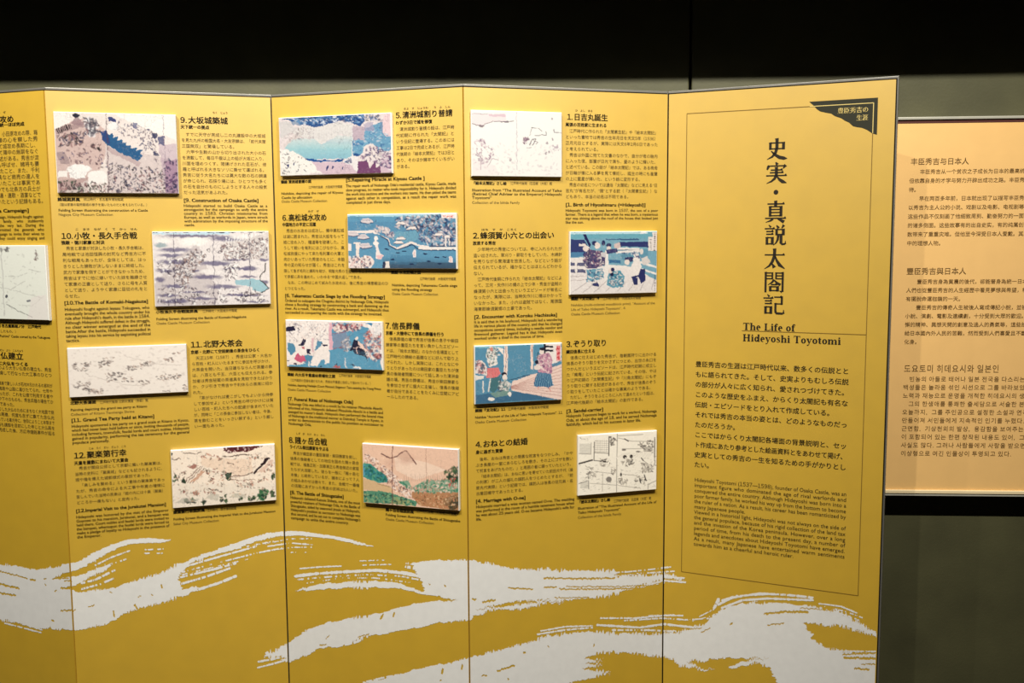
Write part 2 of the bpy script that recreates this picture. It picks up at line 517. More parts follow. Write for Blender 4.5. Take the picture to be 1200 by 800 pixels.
        for k in (0, 4):
            F += [(k + i, k + 4 + i, k + 4 + (i + 1) % 4, k + (i + 1) % 4) for i in range(4)]
        F.append((8, 11, 10, 9))
        mesh_obj('backing_board', V, F, M['board'], parent=root)
        ww = w - b
        xs = np.linspace(-ww, ww, s.nx); zs = np.linspace(h - b, b, s.ny)
        X, Z = np.meshgrid(xs, zs)
        Vv = np.stack([X, np.full_like(X, -T - 0.0003), Z], -1).reshape(-1, 3)
        I = np.arange(s.nx * s.ny).reshape(s.ny, s.nx)
        Q = np.stack([I[:-1, :-1], I[1:, :-1], I[1:, 1:], I[:-1, 1:]], -1).reshape(-1, 4)
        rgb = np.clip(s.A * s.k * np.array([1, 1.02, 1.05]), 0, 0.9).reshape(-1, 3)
        fast_mesh('picture_print', Vv, Q, M['print'], root, colors=np.concatenate([rgb, np.ones((len(rgb), 1))], 1))
def pictures():
    NAVY, BLK = (40, 48, 90), (35, 28, 30)
    # -- 9: castle construction
    c = Canvas('9', 1, [(50, 65), (1080, 85), (92, 745), (1105, 750)], (55, 122, 7.144), 'top left picture of section 9, crowded building site with a dark blue slanting roof', (240, 226, 218), seed=9)
    c.poly((214, 186, 178), [(50, 170), (330, 120), (470, 200), (500, 380), (420, 600), (100, 745), (60, 745), (50, 300)])
    c.poly((222, 205, 200), [(480, 330), (1100, 480), (1105, 750), (500, 745)])
    c.poly((250, 240, 232), [(50, 65), (210, 75), (180, 160), (60, 215)])
    c.poly((250, 242, 234), [(560, 85), (1080, 85), (1090, 300), (900, 230), (700, 150)])
    c.poly((170, 135, 165), [(930, 330), (1095, 330), (1105, 750), (990, 750)], .45).poly((150, 105, 140), [(990, 480), (1098, 450), (1105, 750), (995, 750)], .6)
    c.poly((120, 90, 100), [(70, 205), (300, 150), (310, 185), (70, 255)], .5)
    for k in range(8): c.line(BLK, 8, (80 + 15 * k, 205 - 5 * k), (88 + 15 * k, 245 - 6 * k))
    c.poly((150, 120, 125), [(190, 165), (235, 100), (310, 170), (270, 185)], .8).ell((30, 30, 50), 235, 95, 35, 20)
    c.dabs([(60, 60, 75), (110, 100, 110), (235, 230, 230)], [(300, 100), (400, 120), (450, 240), (350, 270), (300, 230)], 90, 10)
    c.dabs([BLK, (90, 70, 75), (60, 60, 90), (150, 110, 110)], [(80, 250), (330, 220), (300, 340), (100, 350)], 110, 9)
    c.dabs([BLK, (90, 70, 75), (150, 110, 110)], [(340, 320), (450, 340), (430, 380), (340, 370)], 16, 9)
    c.poly((140, 120, 125), [(78, 410), (130, 395), (180, 460), (190, 500), (110, 500)], .6)
    c.dabs([(90, 70, 75), (130, 100, 105), (70, 70, 110)], [(90, 380), (480, 370), (500, 560), (340, 500), (120, 480)], 70, 7)
    c.ell((252, 246, 240), 262, 545, 105, 45).poly((252, 246, 240), [(190, 545), (340, 545), (310, 625), (190, 620)]).ell((250, 243, 236), 415, 600, 85, 48).rect((250, 243, 236), 345, 600, 490, 665).rect((248, 240, 232), 92, 560, 175, 615)
    c.poly((150, 115, 115), [(95, 640), (340, 620), (340, 745), (95, 745)], .35)
    c.dabs([BLK, (90, 70, 75), (70, 90, 70), (150, 110, 110)], [(95, 640), (490, 660), (500, 745), (95, 745)], 130, 8)
    c.dabs([BLK, (80, 75, 90), (50, 55, 90), (120, 105, 115), (160, 120, 120)], [(500, 480), (700, 520), (980, 540), (1000, 745), (510, 745)], 330, 7)
    c.dabs([(120, 105, 115), (70, 75, 110)], [(560, 140), (800, 170), (930, 260), (920, 480), (760, 340), (600, 240)], 110, 7)
    c.dabs([(60, 40, 70), (90, 60, 100), (40, 45, 80)], [(980, 480), (1090, 450), (1100, 740), (990, 740)], 60, 9)
    c.poly((60, 70, 120), [(500, 105), (560, 120), (570, 150), (505, 140)]).rect(NAVY, 875, 235, 918, 290, .9).rect((70, 75, 120), 930, 265, 985, 335, .9).rect(NAVY, 888, 402, 935, 435, .85).rect((80, 85, 130), 715, 150, 750, 200, .8)
    c.ell((245, 240, 235), 545, 185, 48, 38)
    c.poly((190, 165, 165), [(500, 350), (640, 420), (780, 490), (760, 520), (500, 390)], .8)
    roof = [(440, 225), (470, 240), (490, 215), (510, 255), (540, 240), (550, 275), (580, 262), (575, 300), (620, 295), (615, 325), (660, 320), (660, 345), (700, 340), (700, 365), (745, 362), (740, 385), (795, 378), (775, 410), (800, 425), (780, 455), (760, 478), (640, 420), (500, 345), (450, 300)]
    c.poly((38, 96, 142), roof).poly((42, 60, 120), [(440, 225), (500, 230), (520, 340), (450, 300)], .8)
    for k in range(22): c.line((30, 62, 115), 3, (470 + 14 * k, 240 + 8 * k), (500 + 13 * k, 335 + 6.2 * k), a=.5)
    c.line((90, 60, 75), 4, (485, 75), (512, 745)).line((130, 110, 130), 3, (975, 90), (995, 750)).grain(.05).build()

    # -- 10: battle screen with drifting clouds
    c = Canvas('10', 1, [(40, 72), (1085, 65), (80, 742), (1110, 718)], (172, 262, 7.62), 'battle picture right of section 10, purple grey cloud bands and a pale blue pond', (236, 226, 222), seed=10)
    V = (98, 90, 125)
    def cloud(x0, x1, y, h, a=.85, col=V): c.ell(col, (x0 + x1) / 2, y, (x1 - x0) / 2, h / 2, a, .5)
    c.poly((180, 165, 165), [(60, 560), (250, 300), (450, 180), (540, 420), (640, 600), (600, 745), (70, 745)], .5)
    c.poly((215, 205, 200), [(640, 180), (900, 120), (1085, 80), (1090, 330), (700, 300)], .8)
    c.rect((200, 222, 232), 40, 78, 740, 95)  # pale strip paints in the bright acrylic edge
    for a in ((60, 740, 108, 34), (520, 900, 130, 60), (60, 420, 232, 50), (70, 330, 280, 40), (60, 380, 340, 55), (60, 260, 418, 50), (420, 800, 352, 52), (640, 960, 320, 30), (360, 700, 476, 48), (640, 960, 400, 26), (820, 1010, 396, 40), (380, 480, 420, 30), (60, 170, 500, 60), (120, 400, 560, 44), (500, 860, 562, 48), (800, 1000, 470, 30), (330, 640, 668, 34), (80, 300, 640, 40), (90, 420, 695, 50), (270, 560, 610, 24), (640, 930, 640, 26), (980, 1100, 320, 36), (1020, 1100, 520, 50), (860, 1100, 700, 34), (740, 1100, 640, 22)): cloud(*a)
    c.ell((250, 244, 236), 400, 160, 160, 46, .95, .4).ell((248, 242, 234), 140, 150, 90, 30, .9, .4).ell((245, 238, 232), 560, 430, 140, 26, .8, .5).ell((245, 238, 232), 820, 118, 120, 22, .8, .5).ell((240, 230, 224), 980, 440, 60, 24, .7, .5)
    c.ell((135, 160, 165), 120, 190, 70, 26, .8, .5)
    c.poly((160, 196, 205), [(780, 500), (1010, 490), (1095, 570), (1040, 610), (960, 600), (920, 560), (800, 545)])
    c.line(BLK, 9, (1058, 350), (1060, 410), (1018, 460), (1015, 500), (1095, 575), (1040, 610), (880, 650))
    for k in range(14): c.line((250, 246, 240), 5, (690 + 27 * k, 175 - 7 * k + 10 * (k % 2)), (697 + 27 * k, 120 - 5 * k + 14 * (k % 3)))
    c.dabs([(70, 62, 80), (110, 100, 105), (250, 245, 240), (150, 120, 110)], [(250, 330), (420, 230), (540, 280), (420, 420), (330, 600), (250, 500)], 300, 7)
    c.dabs([(70, 62, 80), (120, 105, 110), (250, 245, 240), (160, 130, 125)], [(640, 190), (900, 150), (1080, 110), (1080, 290), (860, 330), (680, 320)], 330, 7)
    c.dabs([(70, 62, 80), (120, 105, 110), (250, 245, 240)], [(690, 380), (830, 330), (800, 480), (700, 520)], 90, 7)
    c.dabs([(70, 62, 80), (120, 105, 110), (250, 245, 240)], [(100, 560), (700, 580), (1000, 590), (1100, 700), (100, 730)], 220, 7)
    c.dabs([(70, 62, 80), (120, 105, 110), (250, 245, 240)], [(70, 290), (240, 290), (240, 480), (80, 420)], 50, 7)
    for x, y in ((540, 235), (645, 250), (990, 175), (1050, 250), (460, 640), (350, 660), (665, 685), (845, 655), (830, 255), (1020, 685)):
        c.ell((60, 50, 65), x, y, 17, 15, .8).ell((235, 225, 220), x + 3, y + 2, 9, 8)
    for x in (240, 590, 920): c.line((60, 50, 80), 4, (x - 8, 75), (x + 8, 735))
    c.rect((60, 55, 70), 40, 60, 1100, 76).grain(.05).build()

    # -- 11: tea party, pale ink
    c = Canvas('11', 1, [(45, 92), (1140, 55), (80, 545), (1158, 492)], (72, 396, 7.79), 'long pale picture board with faint tiny figures below section 10', (240, 228, 216), seed=11)
    G = [(120, 105, 100), (165, 150, 142), (90, 80, 80), (190, 165, 150)]
    for a, n in (([(95, 220), (265, 215), (265, 260), (95, 265)], 22), ([(95, 275), (240, 275), (240, 300), (95, 305)], 14), ([(330, 180), (470, 170), (460, 250), (330, 280)], 34), ([(390, 310), (580, 310), (560, 380), (400, 400)], 34),
                 ([(540, 340), (640, 360), (640, 400), (540, 400)], 12), ([(580, 255), (680, 250), (670, 300), (590, 300)], 16), ([(680, 240), (840, 190), (840, 250), (680, 295)], 26), ([(935, 180), (1050, 180), (1050, 210), (935, 215)], 14),
                 ([(860, 330), (1100, 325), (1100, 375), (870, 390)], 30), ([(700, 390), (810, 390), (800, 435), (700, 435)], 14), ([(95, 400), (250, 390), (260, 465), (100, 470)], 30), ([(200, 465), (370, 465), (370, 510), (210, 515)], 30), ([(1010, 130), (1080, 125), (1080, 150), (1010, 150)], 7), ([(1115, 430), (1150, 430), (1150, 475), (1115, 480)], 7)):
        c.dabs(G, a, n, 8, ang=0.2)
    c.dabs([(205, 192, 182), (220, 205, 194)], [(60, 100), (1130, 70), (1150, 480), (90, 530)], 180, 9, a=.5, ang=0)
    c.line((110, 95, 90), 5, (920, 480), (990, 486)).line((200, 186, 176), 3, (240, 340), (560, 420), (760, 440)).line((196, 182, 172), 3, (100, 240), (240, 330)).line((200, 186, 176), 3, (560, 160), (900, 240), (1100, 245)).grain(.02).build()

    # -- 12: procession
    c = Canvas('12', 1, [(60, 190), (880, 128), (90, 638), (890, 573)], (190, 500, 6.664), 'picture right of section 12, slanting roofs and dark pines among pale clouds', (238, 220, 200), seed=12, k=1.0)
    DG, BR = (40, 62, 42), (140, 84, 70)
    c.poly((226, 190, 160), [(300, 240), (700, 250), (700, 360), (560, 380), (300, 300)], .5).poly((228, 214, 196), [(90, 450), (880, 430), (890, 573), (90, 638)], .7)
    c.poly((90, 38, 42), [(460, 160), (640, 145), (790, 145), (660, 190), (500, 200)]).dabs([(235, 210, 200), (60, 30, 40)], [(470, 160), (680, 150), (640, 195), (490, 200)], 40, 5)
    for x0, y0, x1, y1 in ((170, 430, 290, 310), (190, 435, 310, 312), (215, 437, 325, 325), (235, 440, 330, 340)): c.line((100, 62, 50), 5, (x0, y0), (x1, y1))
    c.poly((150, 92, 78), [(185, 315), (245, 290), (280, 300), (230, 330)], .9).poly((200, 150, 120), [(215, 430), (300, 345), (330, 350), (250, 430)], .8)
    c.poly((45, 30, 32), [(705, 360), (790, 265), (800, 245), (845, 240), (800, 285), (715, 368)]).poly((215, 180, 160), [(740, 350), (860, 245), (875, 260), (780, 350)], .8)
    c.poly(DG, [(485, 370), (545, 348), (530, 415), (490, 412)]).line((110, 74, 60), 6, (530, 390), (600, 378), (670, 372), (700, 352)).line((120, 84, 66), 5, (530, 412), (600, 420), (660, 410), (720, 405))
    c.line((90, 70, 60), 6, (160, 205), (240, 214), (300, 200)).line((90, 70, 60), 6, (66, 260), (140, 250)).line((90, 70, 60), 7, (470, 232), (620, 216), (680, 214)).line((110, 80, 70), 5, (505, 285), (560, 290))
    for pts, n in (([(120, 500), (290, 505), (280, 530), (130, 520)], 26), ([(320, 480), (480, 500), (480, 530), (330, 525)], 26), ([(340, 330), (420, 330), (400, 440), (350, 430)], 30), ([(430, 330), (490, 340), (480, 460), (430, 470)], 26), ([(560, 420), (720, 420), (690, 490), (580, 460)], 26), ([(640, 220), (760, 200), (770, 240), (660, 250)], 16), ([(740, 420), (830, 370), (840, 400), (750, 440)], 12), ([(300, 200), (470, 230), (450, 270), (300, 240)], 20), ([(80, 350), (170, 340), (170, 420), (90, 420)], 14), ([(780, 320), (870, 280), (860, 350), (780, 350)], 14)):
        c.dabs([(150, 90, 78), (190, 130, 105), (90, 70, 60), (110, 100, 86)], pts, n, 6)
    for x, y, r in ((95, 395, 28), (160, 425, 14), (65, 215, 10), (320, 580, 22), (490, 560, 26), (455, 565, 18), (675, 558, 14), (710, 555, 12), (615, 560, 12), (860, 520, 22), (870, 380, 18), (240, 575, 22), (190, 578, 20)): c.dabs([DG, (30, 40, 34), (70, 92, 62)], [(x - r, y + r), (x, y - r * 1.3), (x + r, y + r)], 14, 7, a=.95)
    c.dabs([(48, 98, 62), (30, 62, 42), (84, 124, 84)], [(735, 540), (760, 495), (830, 490), (820, 545), (765, 580)], 60, 9, a=.9)
    c.poly((170, 164, 150), [(100, 590), (150, 560), (290, 565), (270, 585), (160, 600)], .6).poly((172, 166, 150), [(330, 560), (380, 520), (440, 530), (430, 575)], .6).poly((176, 170, 150), [(520, 550), (580, 515), (660, 530), (640, 560)], .6)
    c.dabs([(196, 160, 132), (150, 110, 92), (120, 112, 96), (222, 196, 170)], [(70, 240), (880, 200), (885, 540), (95, 600)], 260, 5, a=.6, ang=-.2)
    for x in (270, 475, 675): c.line((205, 190, 172), 2.5, (x - 5, 170), (x + 8, 620))
    c.grain(.04).build()

    # -- 5: blue wall of curtains
    c = Canvas('5', 2, [(48, 100), (1152, 48), (72, 668), (1163, 642)], (320, 126, 8.333), 'picture left of section 5, woodblock scene of a broad pale blue moat', (232, 218, 216), seed=5)
    c.poly((44, 84, 140), [(70, 110), (900, 60), (900, 130), (860, 180), (700, 120), (640, 130), (500, 180), (430, 190), (300, 160), (200, 130)])
    c.dabs([(110, 150, 190), (30, 56, 110), (225, 228, 235), (60, 110, 160)], [(90, 105), (900, 60), (880, 150), (780, 150), (660, 115), (480, 175), (300, 155)], 240, 9, ang=.2)
    c.dabs([(60, 100, 150), (60, 60, 80), (210, 200, 200)], [(900, 70), (1060, 70), (1060, 120), (900, 125)], 40, 9)
    c.poly((214, 208, 206), [(55, 130), (170, 140), (200, 190), (240, 200), (70, 310)]).poly((225, 220, 216), [(280, 165), (440, 195), (660, 130), (780, 170), (780, 280), (660, 260), (580, 310), (480, 350), (280, 290), (200, 250), (70, 340)], .95)
    c.poly((90, 130, 165), [(160, 120), (290, 150), (270, 170), (190, 160)], .7)
    c.poly((206, 196, 190), [(90, 370), (270, 210), (290, 260), (200, 330), (120, 400)], .5)
    c.poly((165, 205, 210), [(110, 400), (200, 300), (400, 300), (470, 350), (560, 330), (640, 268), (780, 278), (782, 470), (700, 500), (330, 500), (200, 430)])
    c.poly((120, 178, 200), [(440, 370), (600, 300), (780, 300), (780, 360), (600, 350)], .35).poly((140, 190, 205), [(200, 400), (780, 400), (780, 500), (330, 500)], .35)
    c.vgrad((232, 224, 218), [(110, 400), (200, 300), (400, 300), (470, 350), (560, 330), (640, 268), (780, 278), (780, 400), (200, 400)], 400, 270, .75).vgrad((96, 160, 196), [(200, 400), (780, 400), (780, 500), (330, 500)], 420, 500, .3)
    c.poly((30, 84, 150), [(320, 488), (440, 508), (600, 515), (700, 500), (690, 522), (420, 530), (340, 515)])
    c.poly((196, 176, 186), [(775, 170), (900, 190), (905, 320), (785, 310)]).poly((110, 160, 190), [(905, 200), (1080, 130), (1085, 270), (1155, 280), (1160, 420), (1000, 420), (980, 350), (880, 440), (860, 470), (790, 470), (785, 310), (900, 320)])
    c.poly((50, 110, 165), [(785, 330), (900, 340), (880, 370), (785, 370)], .6).poly((40, 84, 140), [(790, 450), (870, 455), (840, 475), (795, 475)]).poly((170, 160, 185), [(890, 160), (990, 130), (1000, 220), (900, 230)], .7)
    c.poly((130, 120, 150), [(1050, 110), (1080, 110), (1080, 270), (1060, 200)], .4).rect((236, 206, 208), 1082, 60, 1150, 275)
    c.dabs([(60, 110, 160), (150, 195, 215), (200, 205, 215)], [(790, 330), (1080, 180), (1150, 300), (1150, 400), (900, 400), (790, 440)], 90, 7, ang=0)
    c.poly((246, 240, 232), [(60, 400), (200, 430), (330, 510), (420, 540), (500, 640), (72, 668)]).poly((218, 192, 202), [(380, 530), (700, 530), (760, 550), (840, 560), (840, 655), (500, 655)])
    c.poly((238, 230, 228), [(700, 540), (720, 500), (770, 470), (835, 480), (840, 640), (760, 560)])
    c.poly((120, 70, 110), [(836, 530), (960, 510), (1050, 560), (1060, 645), (836, 650)]).poly((234, 220, 216), [(860, 520), (900, 380), (980, 350), (1050, 430), (1060, 560), (1020, 600), (1000, 520), (960, 600), (930, 520)])
    c.poly((200, 160, 185), [(1050, 500), (1160, 440), (1163, 640), (1060, 645)], .6)
    c.dabs([(90, 60, 100), (60, 60, 110), (235, 225, 225), (150, 120, 150)], [(850, 500), (960, 360), (1160, 430), (1160, 630), (1040, 560)], 190, 8)
    c.dabs([(50, 56, 80), (130, 120, 120)], [(70, 410), (350, 500), (420, 640), (80, 660)], 45, 6).dabs([(60, 110, 160), (100, 100, 130)], [(700, 540), (780, 480), (780, 540)], 24, 7)
    c.dabs([(150, 130, 135), (190, 170, 172), (120, 110, 120)], [(70, 300), (280, 170), (420, 200), (400, 300), (200, 330)], 150, 5, a=.5)
    for x in range(300, 780, 26): c.line((200, 188, 190), 2, (x, 190 + 6 * math.sin(x)), (x, 300), a=.5)
    for x, y in ((540, 590), (597, 590), (692, 595), (147, 570), (205, 545)): c.ell((50, 60, 110), x, y, 9, 20)
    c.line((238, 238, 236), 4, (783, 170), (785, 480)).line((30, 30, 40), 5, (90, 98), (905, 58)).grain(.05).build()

    # -- 6: flooded castle
    c = Canvas('6', 2, [(58, 62), (1138, 42), (68, 598), (1142, 600)], (400, 244, 8.45), 'picture right of section 6, blue woodblock castle standing in flood water', (96, 150, 180), seed=6)
    c.vgrad((52, 78, 104), [(420, 400), (1150, 400), (1150, 610), (420, 610)], 470, 590, .85).vgrad((66, 110, 150), [(60, 400), (1150, 400), (1150, 130), (60, 130)], 500, 130, .3).rect((186, 220, 228), 50, 40, 1140, 78, .9).poly((60, 80, 100), [(430, 540), (760, 530), (1142, 540), (1142, 600), (420, 600)], .75).poly((70, 118, 150), [(500, 460), (760, 470), (760, 560), (480, 560)], .5)
    c.poly((110, 160, 182), [(540, 230), (760, 220), (790, 300), (660, 340), (530, 300)])
    c.dabs([(56, 78, 120), (40, 52, 86), (230, 214, 210), (190, 176, 180), (110, 150, 175)], [(560, 90), (700, 75), (1000, 60), (1135, 110), (1135, 370), (880, 370), (780, 300), (760, 200), (640, 180), (540, 200)], 620, 11)
    c.dabs([(232, 216, 210), (80, 84, 120), (190, 176, 180)], [(330, 170), (470, 190), (530, 260), (520, 320), (440, 250), (340, 230)], 80, 11)
    c.poly((236, 222, 214), [(60, 225), (330, 215), (350, 240), (480, 300), (500, 370), (560, 385), (700, 325), (790, 360), (860, 370), (850, 385), (780, 375), (700, 352), (580, 405), (540, 400), (470, 355), (470, 310), (400, 270), (320, 245), (70, 250)])
    c.line((36, 60, 96), 10, (400, 272), (470, 315), (480, 370), (560, 412), (640, 385), (710, 358), (780, 412), (1140, 415)).rect((238, 228, 220), 775, 380, 1140, 408).rect((70, 70, 96), 880, 368, 1140, 376)
    for x, y, w in ((260, 140, 130), (220, 300, 120), (240, 390, 140), (120, 270, 120)):
        c.poly((226, 210, 208), [(x - w / 2, y - 8), (x - w / 3, y - 40), (x + w / 6, y - 46), (x + w / 2, y - 8), (x, y + 12)], .9).line((40, 52, 96), 7, (x - w / 2, y), (x, y + 10), (x + w / 2, y - 2))
        c.line((120, 120, 140), 3, (x - w / 3, y - 25), (x + w / 4, y - 25))
    c.rect((60, 62, 90), 355, 70, 358, 130)
    for x, y in ((580, 330), (600, 290), (710, 190), (970, 250), (600, 140)):
        c.poly((238, 224, 216), [(x - 55, y + 20), (x - 25, y - 10), (x + 25, y - 12), (x + 50, y + 18)]).line((50, 56, 90), 5, (x - 55, y + 22), (x + 52, y + 20)).line((50, 56, 90), 4, (x - 28, y - 8), (x + 26, y - 10))
    c.rect((236, 224, 216), 1030, 262, 1085, 290).rect((236, 224, 216), 1030, 290, 1045, 370).rect((236, 224, 216), 1070, 290, 1082, 370)
    c.poly((240, 226, 220), [(338, 300), (335, 350), (355, 430), (350, 500), (400, 510), (430, 470), (395, 450), (375, 400), (365, 330)]).ell((244, 234, 226), 350, 298, 20, 22).ell((244, 234, 226), 345, 345, 32, 22).poly((232, 190, 190), [(355, 470), (425, 460), (415, 495), (370, 510)])
    c.rect((238, 224, 214), 145, 345, 180, 500).rect((238, 224, 214), 125, 338, 190, 352).rect((238, 224, 214), 66, 350, 100, 425).rect((236, 224, 214), 445, 530, 482, 595).rect((40, 50, 80), 415, 535, 445, 592)
    c.poly((236, 218, 210), [(66, 480), (140, 500), (200, 490), (235, 465), (300, 480), (330, 530), (300, 595), (68, 598)]).dabs([(110, 70, 80), (60, 70, 110), (220, 150, 150), (250, 240, 232)], [(66, 480), (300, 480), (320, 595), (68, 595)], 90, 8)
    for x, y in ((457, 408), (568, 442), (632, 425), (840, 452), (955, 485), (875, 525), (515, 510), (710, 555), (1030, 480), (980, 550)): c.ell((28, 46, 80), x, y, 26, 7)
    c.poly((240, 228, 224), [(718, 485), (720, 420), (735, 400), (750, 420), (752, 485)]).poly((240, 222, 218), [(1068, 530), (1068, 490), (1085, 470), (1105, 490), (1105, 540)]).line((200, 120, 110), 4, (735, 430), (735, 475)).line((200, 120, 110), 4, (1087, 490), (1087, 530))
    c.rect((246, 232, 226), 995, 42, 1140, 95).dabs([(222, 110, 90)], [(1005, 66), (1110, 66), (1110, 84), (1005, 84)], 14, 6)
    c.line((48, 52, 58), 7, (58, 58), (990, 42)).grain(.06).build()

    # -- 7: funeral rites, triptych
    c = Canvas('7', 2, [(60, 68), (1160, 80), (78, 605), (1162, 630)], (328, 368, 9.677), 'picture left of section 7, crowd in pale robes around a dark robed figure', (236, 222, 214), seed=7)
    c.poly((92, 150, 178), [(600, 95), (850, 95), (1140, 200), (1140, 560), (1162, 630), (60, 605), (300, 560), (340, 470), (420, 470), (590, 400)])
    c.poly((122, 142, 165), [(610, 220), (760, 190), (800, 260), (770, 380), (610, 390)]).line((150, 80, 100), 6, (610, 215), (700, 205), (800, 175)).line((140, 80, 90), 6, (610, 395), (700, 375))
    c.rect((222, 172, 182), 568, 100, 606, 395).rect((222, 182, 186), 365, 240, 392, 440)
    c.dabs([(240, 226, 216), (230, 200, 190), (180, 90, 96), (60, 50, 80)], [(620, 120), (820, 100), (950, 110), (900, 170), (640, 190)], 150, 13)
    c.dabs([(238, 222, 212), (200, 120, 110), (120, 70, 76), (90, 130, 155), (236, 214, 200)], [(960, 220), (1140, 100), (1150, 480), (1080, 520), (1000, 480)], 330, 12)
    c.dabs([(222, 210, 204), (110, 110, 120), (160, 150, 155)], [(700, 300), (800, 240), (820, 400), (720, 430)], 90, 8)
    c.poly((240, 228, 220), [(60, 80), (560, 90), (570, 400), (360, 260), (330, 460), (200, 460), (170, 560), (70, 560)])
    c.dabs([(190, 176, 176), (120, 110, 125), (238, 214, 204), (250, 244, 238)], [(65, 100), (560, 95), (560, 330), (420, 300), (200, 330), (70, 300)], 230, 8, a=.6)
    c.poly((240, 228, 220), [(410, 470), (450, 370), (550, 355), (580, 440), (560, 560), (420, 600), (380, 560)]).poly((240, 228, 220), [(350, 590), (370, 470), (410, 470), (450, 600)]).poly((92, 150, 178), [(430, 600), (470, 530), (520, 520), (520, 600)]).poly((92, 140, 168), [(400, 420), (440, 300), (500, 320), (440, 400)])
    c.poly((84, 136, 164), [(75, 420), (90, 320), (160, 350), (190, 430), (130, 470)]).poly((84, 136, 164), [(280, 470), (400, 470), (350, 550), (280, 560)])
    c.poly((202, 92, 120), [(160, 510), (205, 450), (290, 490), (300, 540), (240, 555), (200, 540)]).ell((190, 100, 104), 265, 382, 18, 18)
    for pts in ([(62, 150), (170, 145), (175, 190), (65, 205)], [(215, 360), (270, 290), (310, 300), (280, 350)], [(300, 395), (345, 400), (355, 460), (330, 450)], [(480, 330), (540, 345), (540, 365), (500, 355)], [(410, 215), (435, 225), (430, 245)], [(75, 540), (105, 535), (90, 555)], [(155, 565), (200, 562), (200, 578), (155, 576)], [(610, 580), (670, 550), (650, 580)], [(805, 572), (860, 568), (850, 588)], [(455, 598), (500, 588), (490, 605)], [(205, 160), (225, 165), (220, 190)]): c.poly((38, 34, 62), pts)
    c.poly((38, 38, 58), [(800, 410), (830, 320), (865, 280), (900, 300), (900, 350), (960, 340), (985, 390), (990, 520), (960, 470), (850, 450), (830, 420)]).poly((236, 200, 184), [(895, 300), (940, 320), (990, 400), (975, 425), (930, 370), (895, 345)]).line((230, 190, 180), 9, (875, 370), (880, 440)).line((226, 196, 186), 7, (845, 380), (930, 372)).ell((238, 216, 204), 882, 266, 17, 19)
    c.line((228, 216, 210), 10, (750, 510), (760, 610)).line((228, 216, 210), 12, (330, 540), (340, 598)).poly((186, 84, 74), [(600, 610), (640, 580), (690, 585), (695, 615)]).poly((238, 226, 218), [(830, 610), (870, 585), (930, 610), (920, 625)])
    c.poly((242, 234, 228), [(1000, 130), (1110, 95), (1150, 120), (1140, 230), (1060, 220)], .8).poly((60, 130, 170), [(980, 95), (1070, 95), (1040, 125)])
    for y in range(410, 610, 16): c.line((112, 166, 190), 2.5, (600, y), (1000, y + 8), a=.5)
    c.line((200, 186, 184), 3, (395, 70), (390, 480)).line((60, 46, 50), 6, (840, 72), (1000, 78)).grain(.06).build()

    # -- 8: battle screen with a mountain
    c = Canvas('8', 2, [(52, 55), (1018, 128), (68, 650), (1018, 742)], (418, 512, 8.508), 'picture right of section 8, pinkish painting of a mountain over green slopes', (224, 184, 158), seed=8, k=1.0)
    c.poly((238, 214, 192), [(380, 180), (700, 250), (900, 330), (600, 430), (400, 330)], .5)
    c.ell((196, 150, 130), 500, 215, 110, 80, .7, .9).ell((200, 156, 134), 340, 260, 90, 60, .6, .9).line((120, 84, 76), 12, (250, 160), (340, 205), (410, 188), (470, 145), (500, 135), (540, 180), (600, 265)).poly((205, 168, 146), [(400, 200), (490, 140), (520, 150), (590, 260), (480, 230)], .6)
    c.dabs([(230, 206, 190), (160, 120, 110), (110, 80, 76), (238, 220, 206)], [(70, 150), (180, 200), (340, 330), (460, 430), (640, 600), (560, 650), (370, 520), (200, 330), (80, 230)], 330, 8)
    c.poly((70, 140, 128), [(60, 250), (140, 260), (300, 390), (310, 450), (200, 450), (60, 390)]).poly((90, 150, 170), [(60, 260), (120, 290), (160, 380), (60, 380)], .8)
    c.poly((205, 170, 128), [(60, 400), (200, 440), (350, 500), (370, 560), (250, 540), (60, 520)]).poly((160, 130, 96), [(200, 450), (350, 490), (340, 500), (220, 470)], .7)
    c.poly((86, 134, 106), [(60, 530), (220, 530), (360, 560), (480, 600), (620, 650), (600, 690), (68, 645)]).poly((150, 150, 100), [(370, 590), (450, 600), (500, 680), (370, 665)], .8)
    c.poly((96, 150, 124), [(420, 440), (520, 430), (560, 500), (700, 430), (880, 430), (1018, 420), (1018, 560), (800, 560), (560, 530), (480, 490)], .85)
    c.poly((176, 126, 88), [(560, 545), (1018, 560), (1018, 742), (640, 690), (560, 600)]).poly((120, 96, 66), [(860, 620), (1018, 570), (1018, 700), (880, 690)], .6)
    c.dabs([(40, 110, 92), (30, 80, 76), (90, 150, 120), (50, 120, 130)], [(65, 250), (300, 380), (310, 450), (100, 400)], 120, 11)
    c.dabs([(40, 100, 84), (30, 70, 60), (120, 160, 120), (160, 160, 110)], [(68, 540), (350, 570), (600, 650), (560, 680), (80, 640)], 160, 9)
    c.dabs([(40, 110, 84), (226, 200, 180), (60, 130, 100), (150, 170, 140), (200, 150, 130)], [(420, 430), (560, 500), (700, 430), (1015, 420), (1015, 555), (700, 560), (540, 540)], 300, 9)
    c.dabs([(40, 70, 46), (30, 50, 36), (60, 96, 60)], [(870, 350), (1018, 280), (1018, 480), (940, 440)], 60, 12).dabs([(36, 44, 30), (60, 60, 40)], [(900, 680), (1018, 600), (1018, 740), (930, 730)], 40, 11)
    c.dabs([(190, 120, 84), (110, 76, 50), (220, 180, 140)], [(560, 580), (1018, 580), (1018, 720), (640, 690)], 120, 6).dabs([(190, 90, 80)], [(860, 400), (1000, 420), (960, 540), (880, 460)], 12, 8)
    for x in range(480, 900, 22): c.line((110, 90, 80), 2, (x, 380 + 20 * math.sin(x)), (x + 3, 440), a=.6)
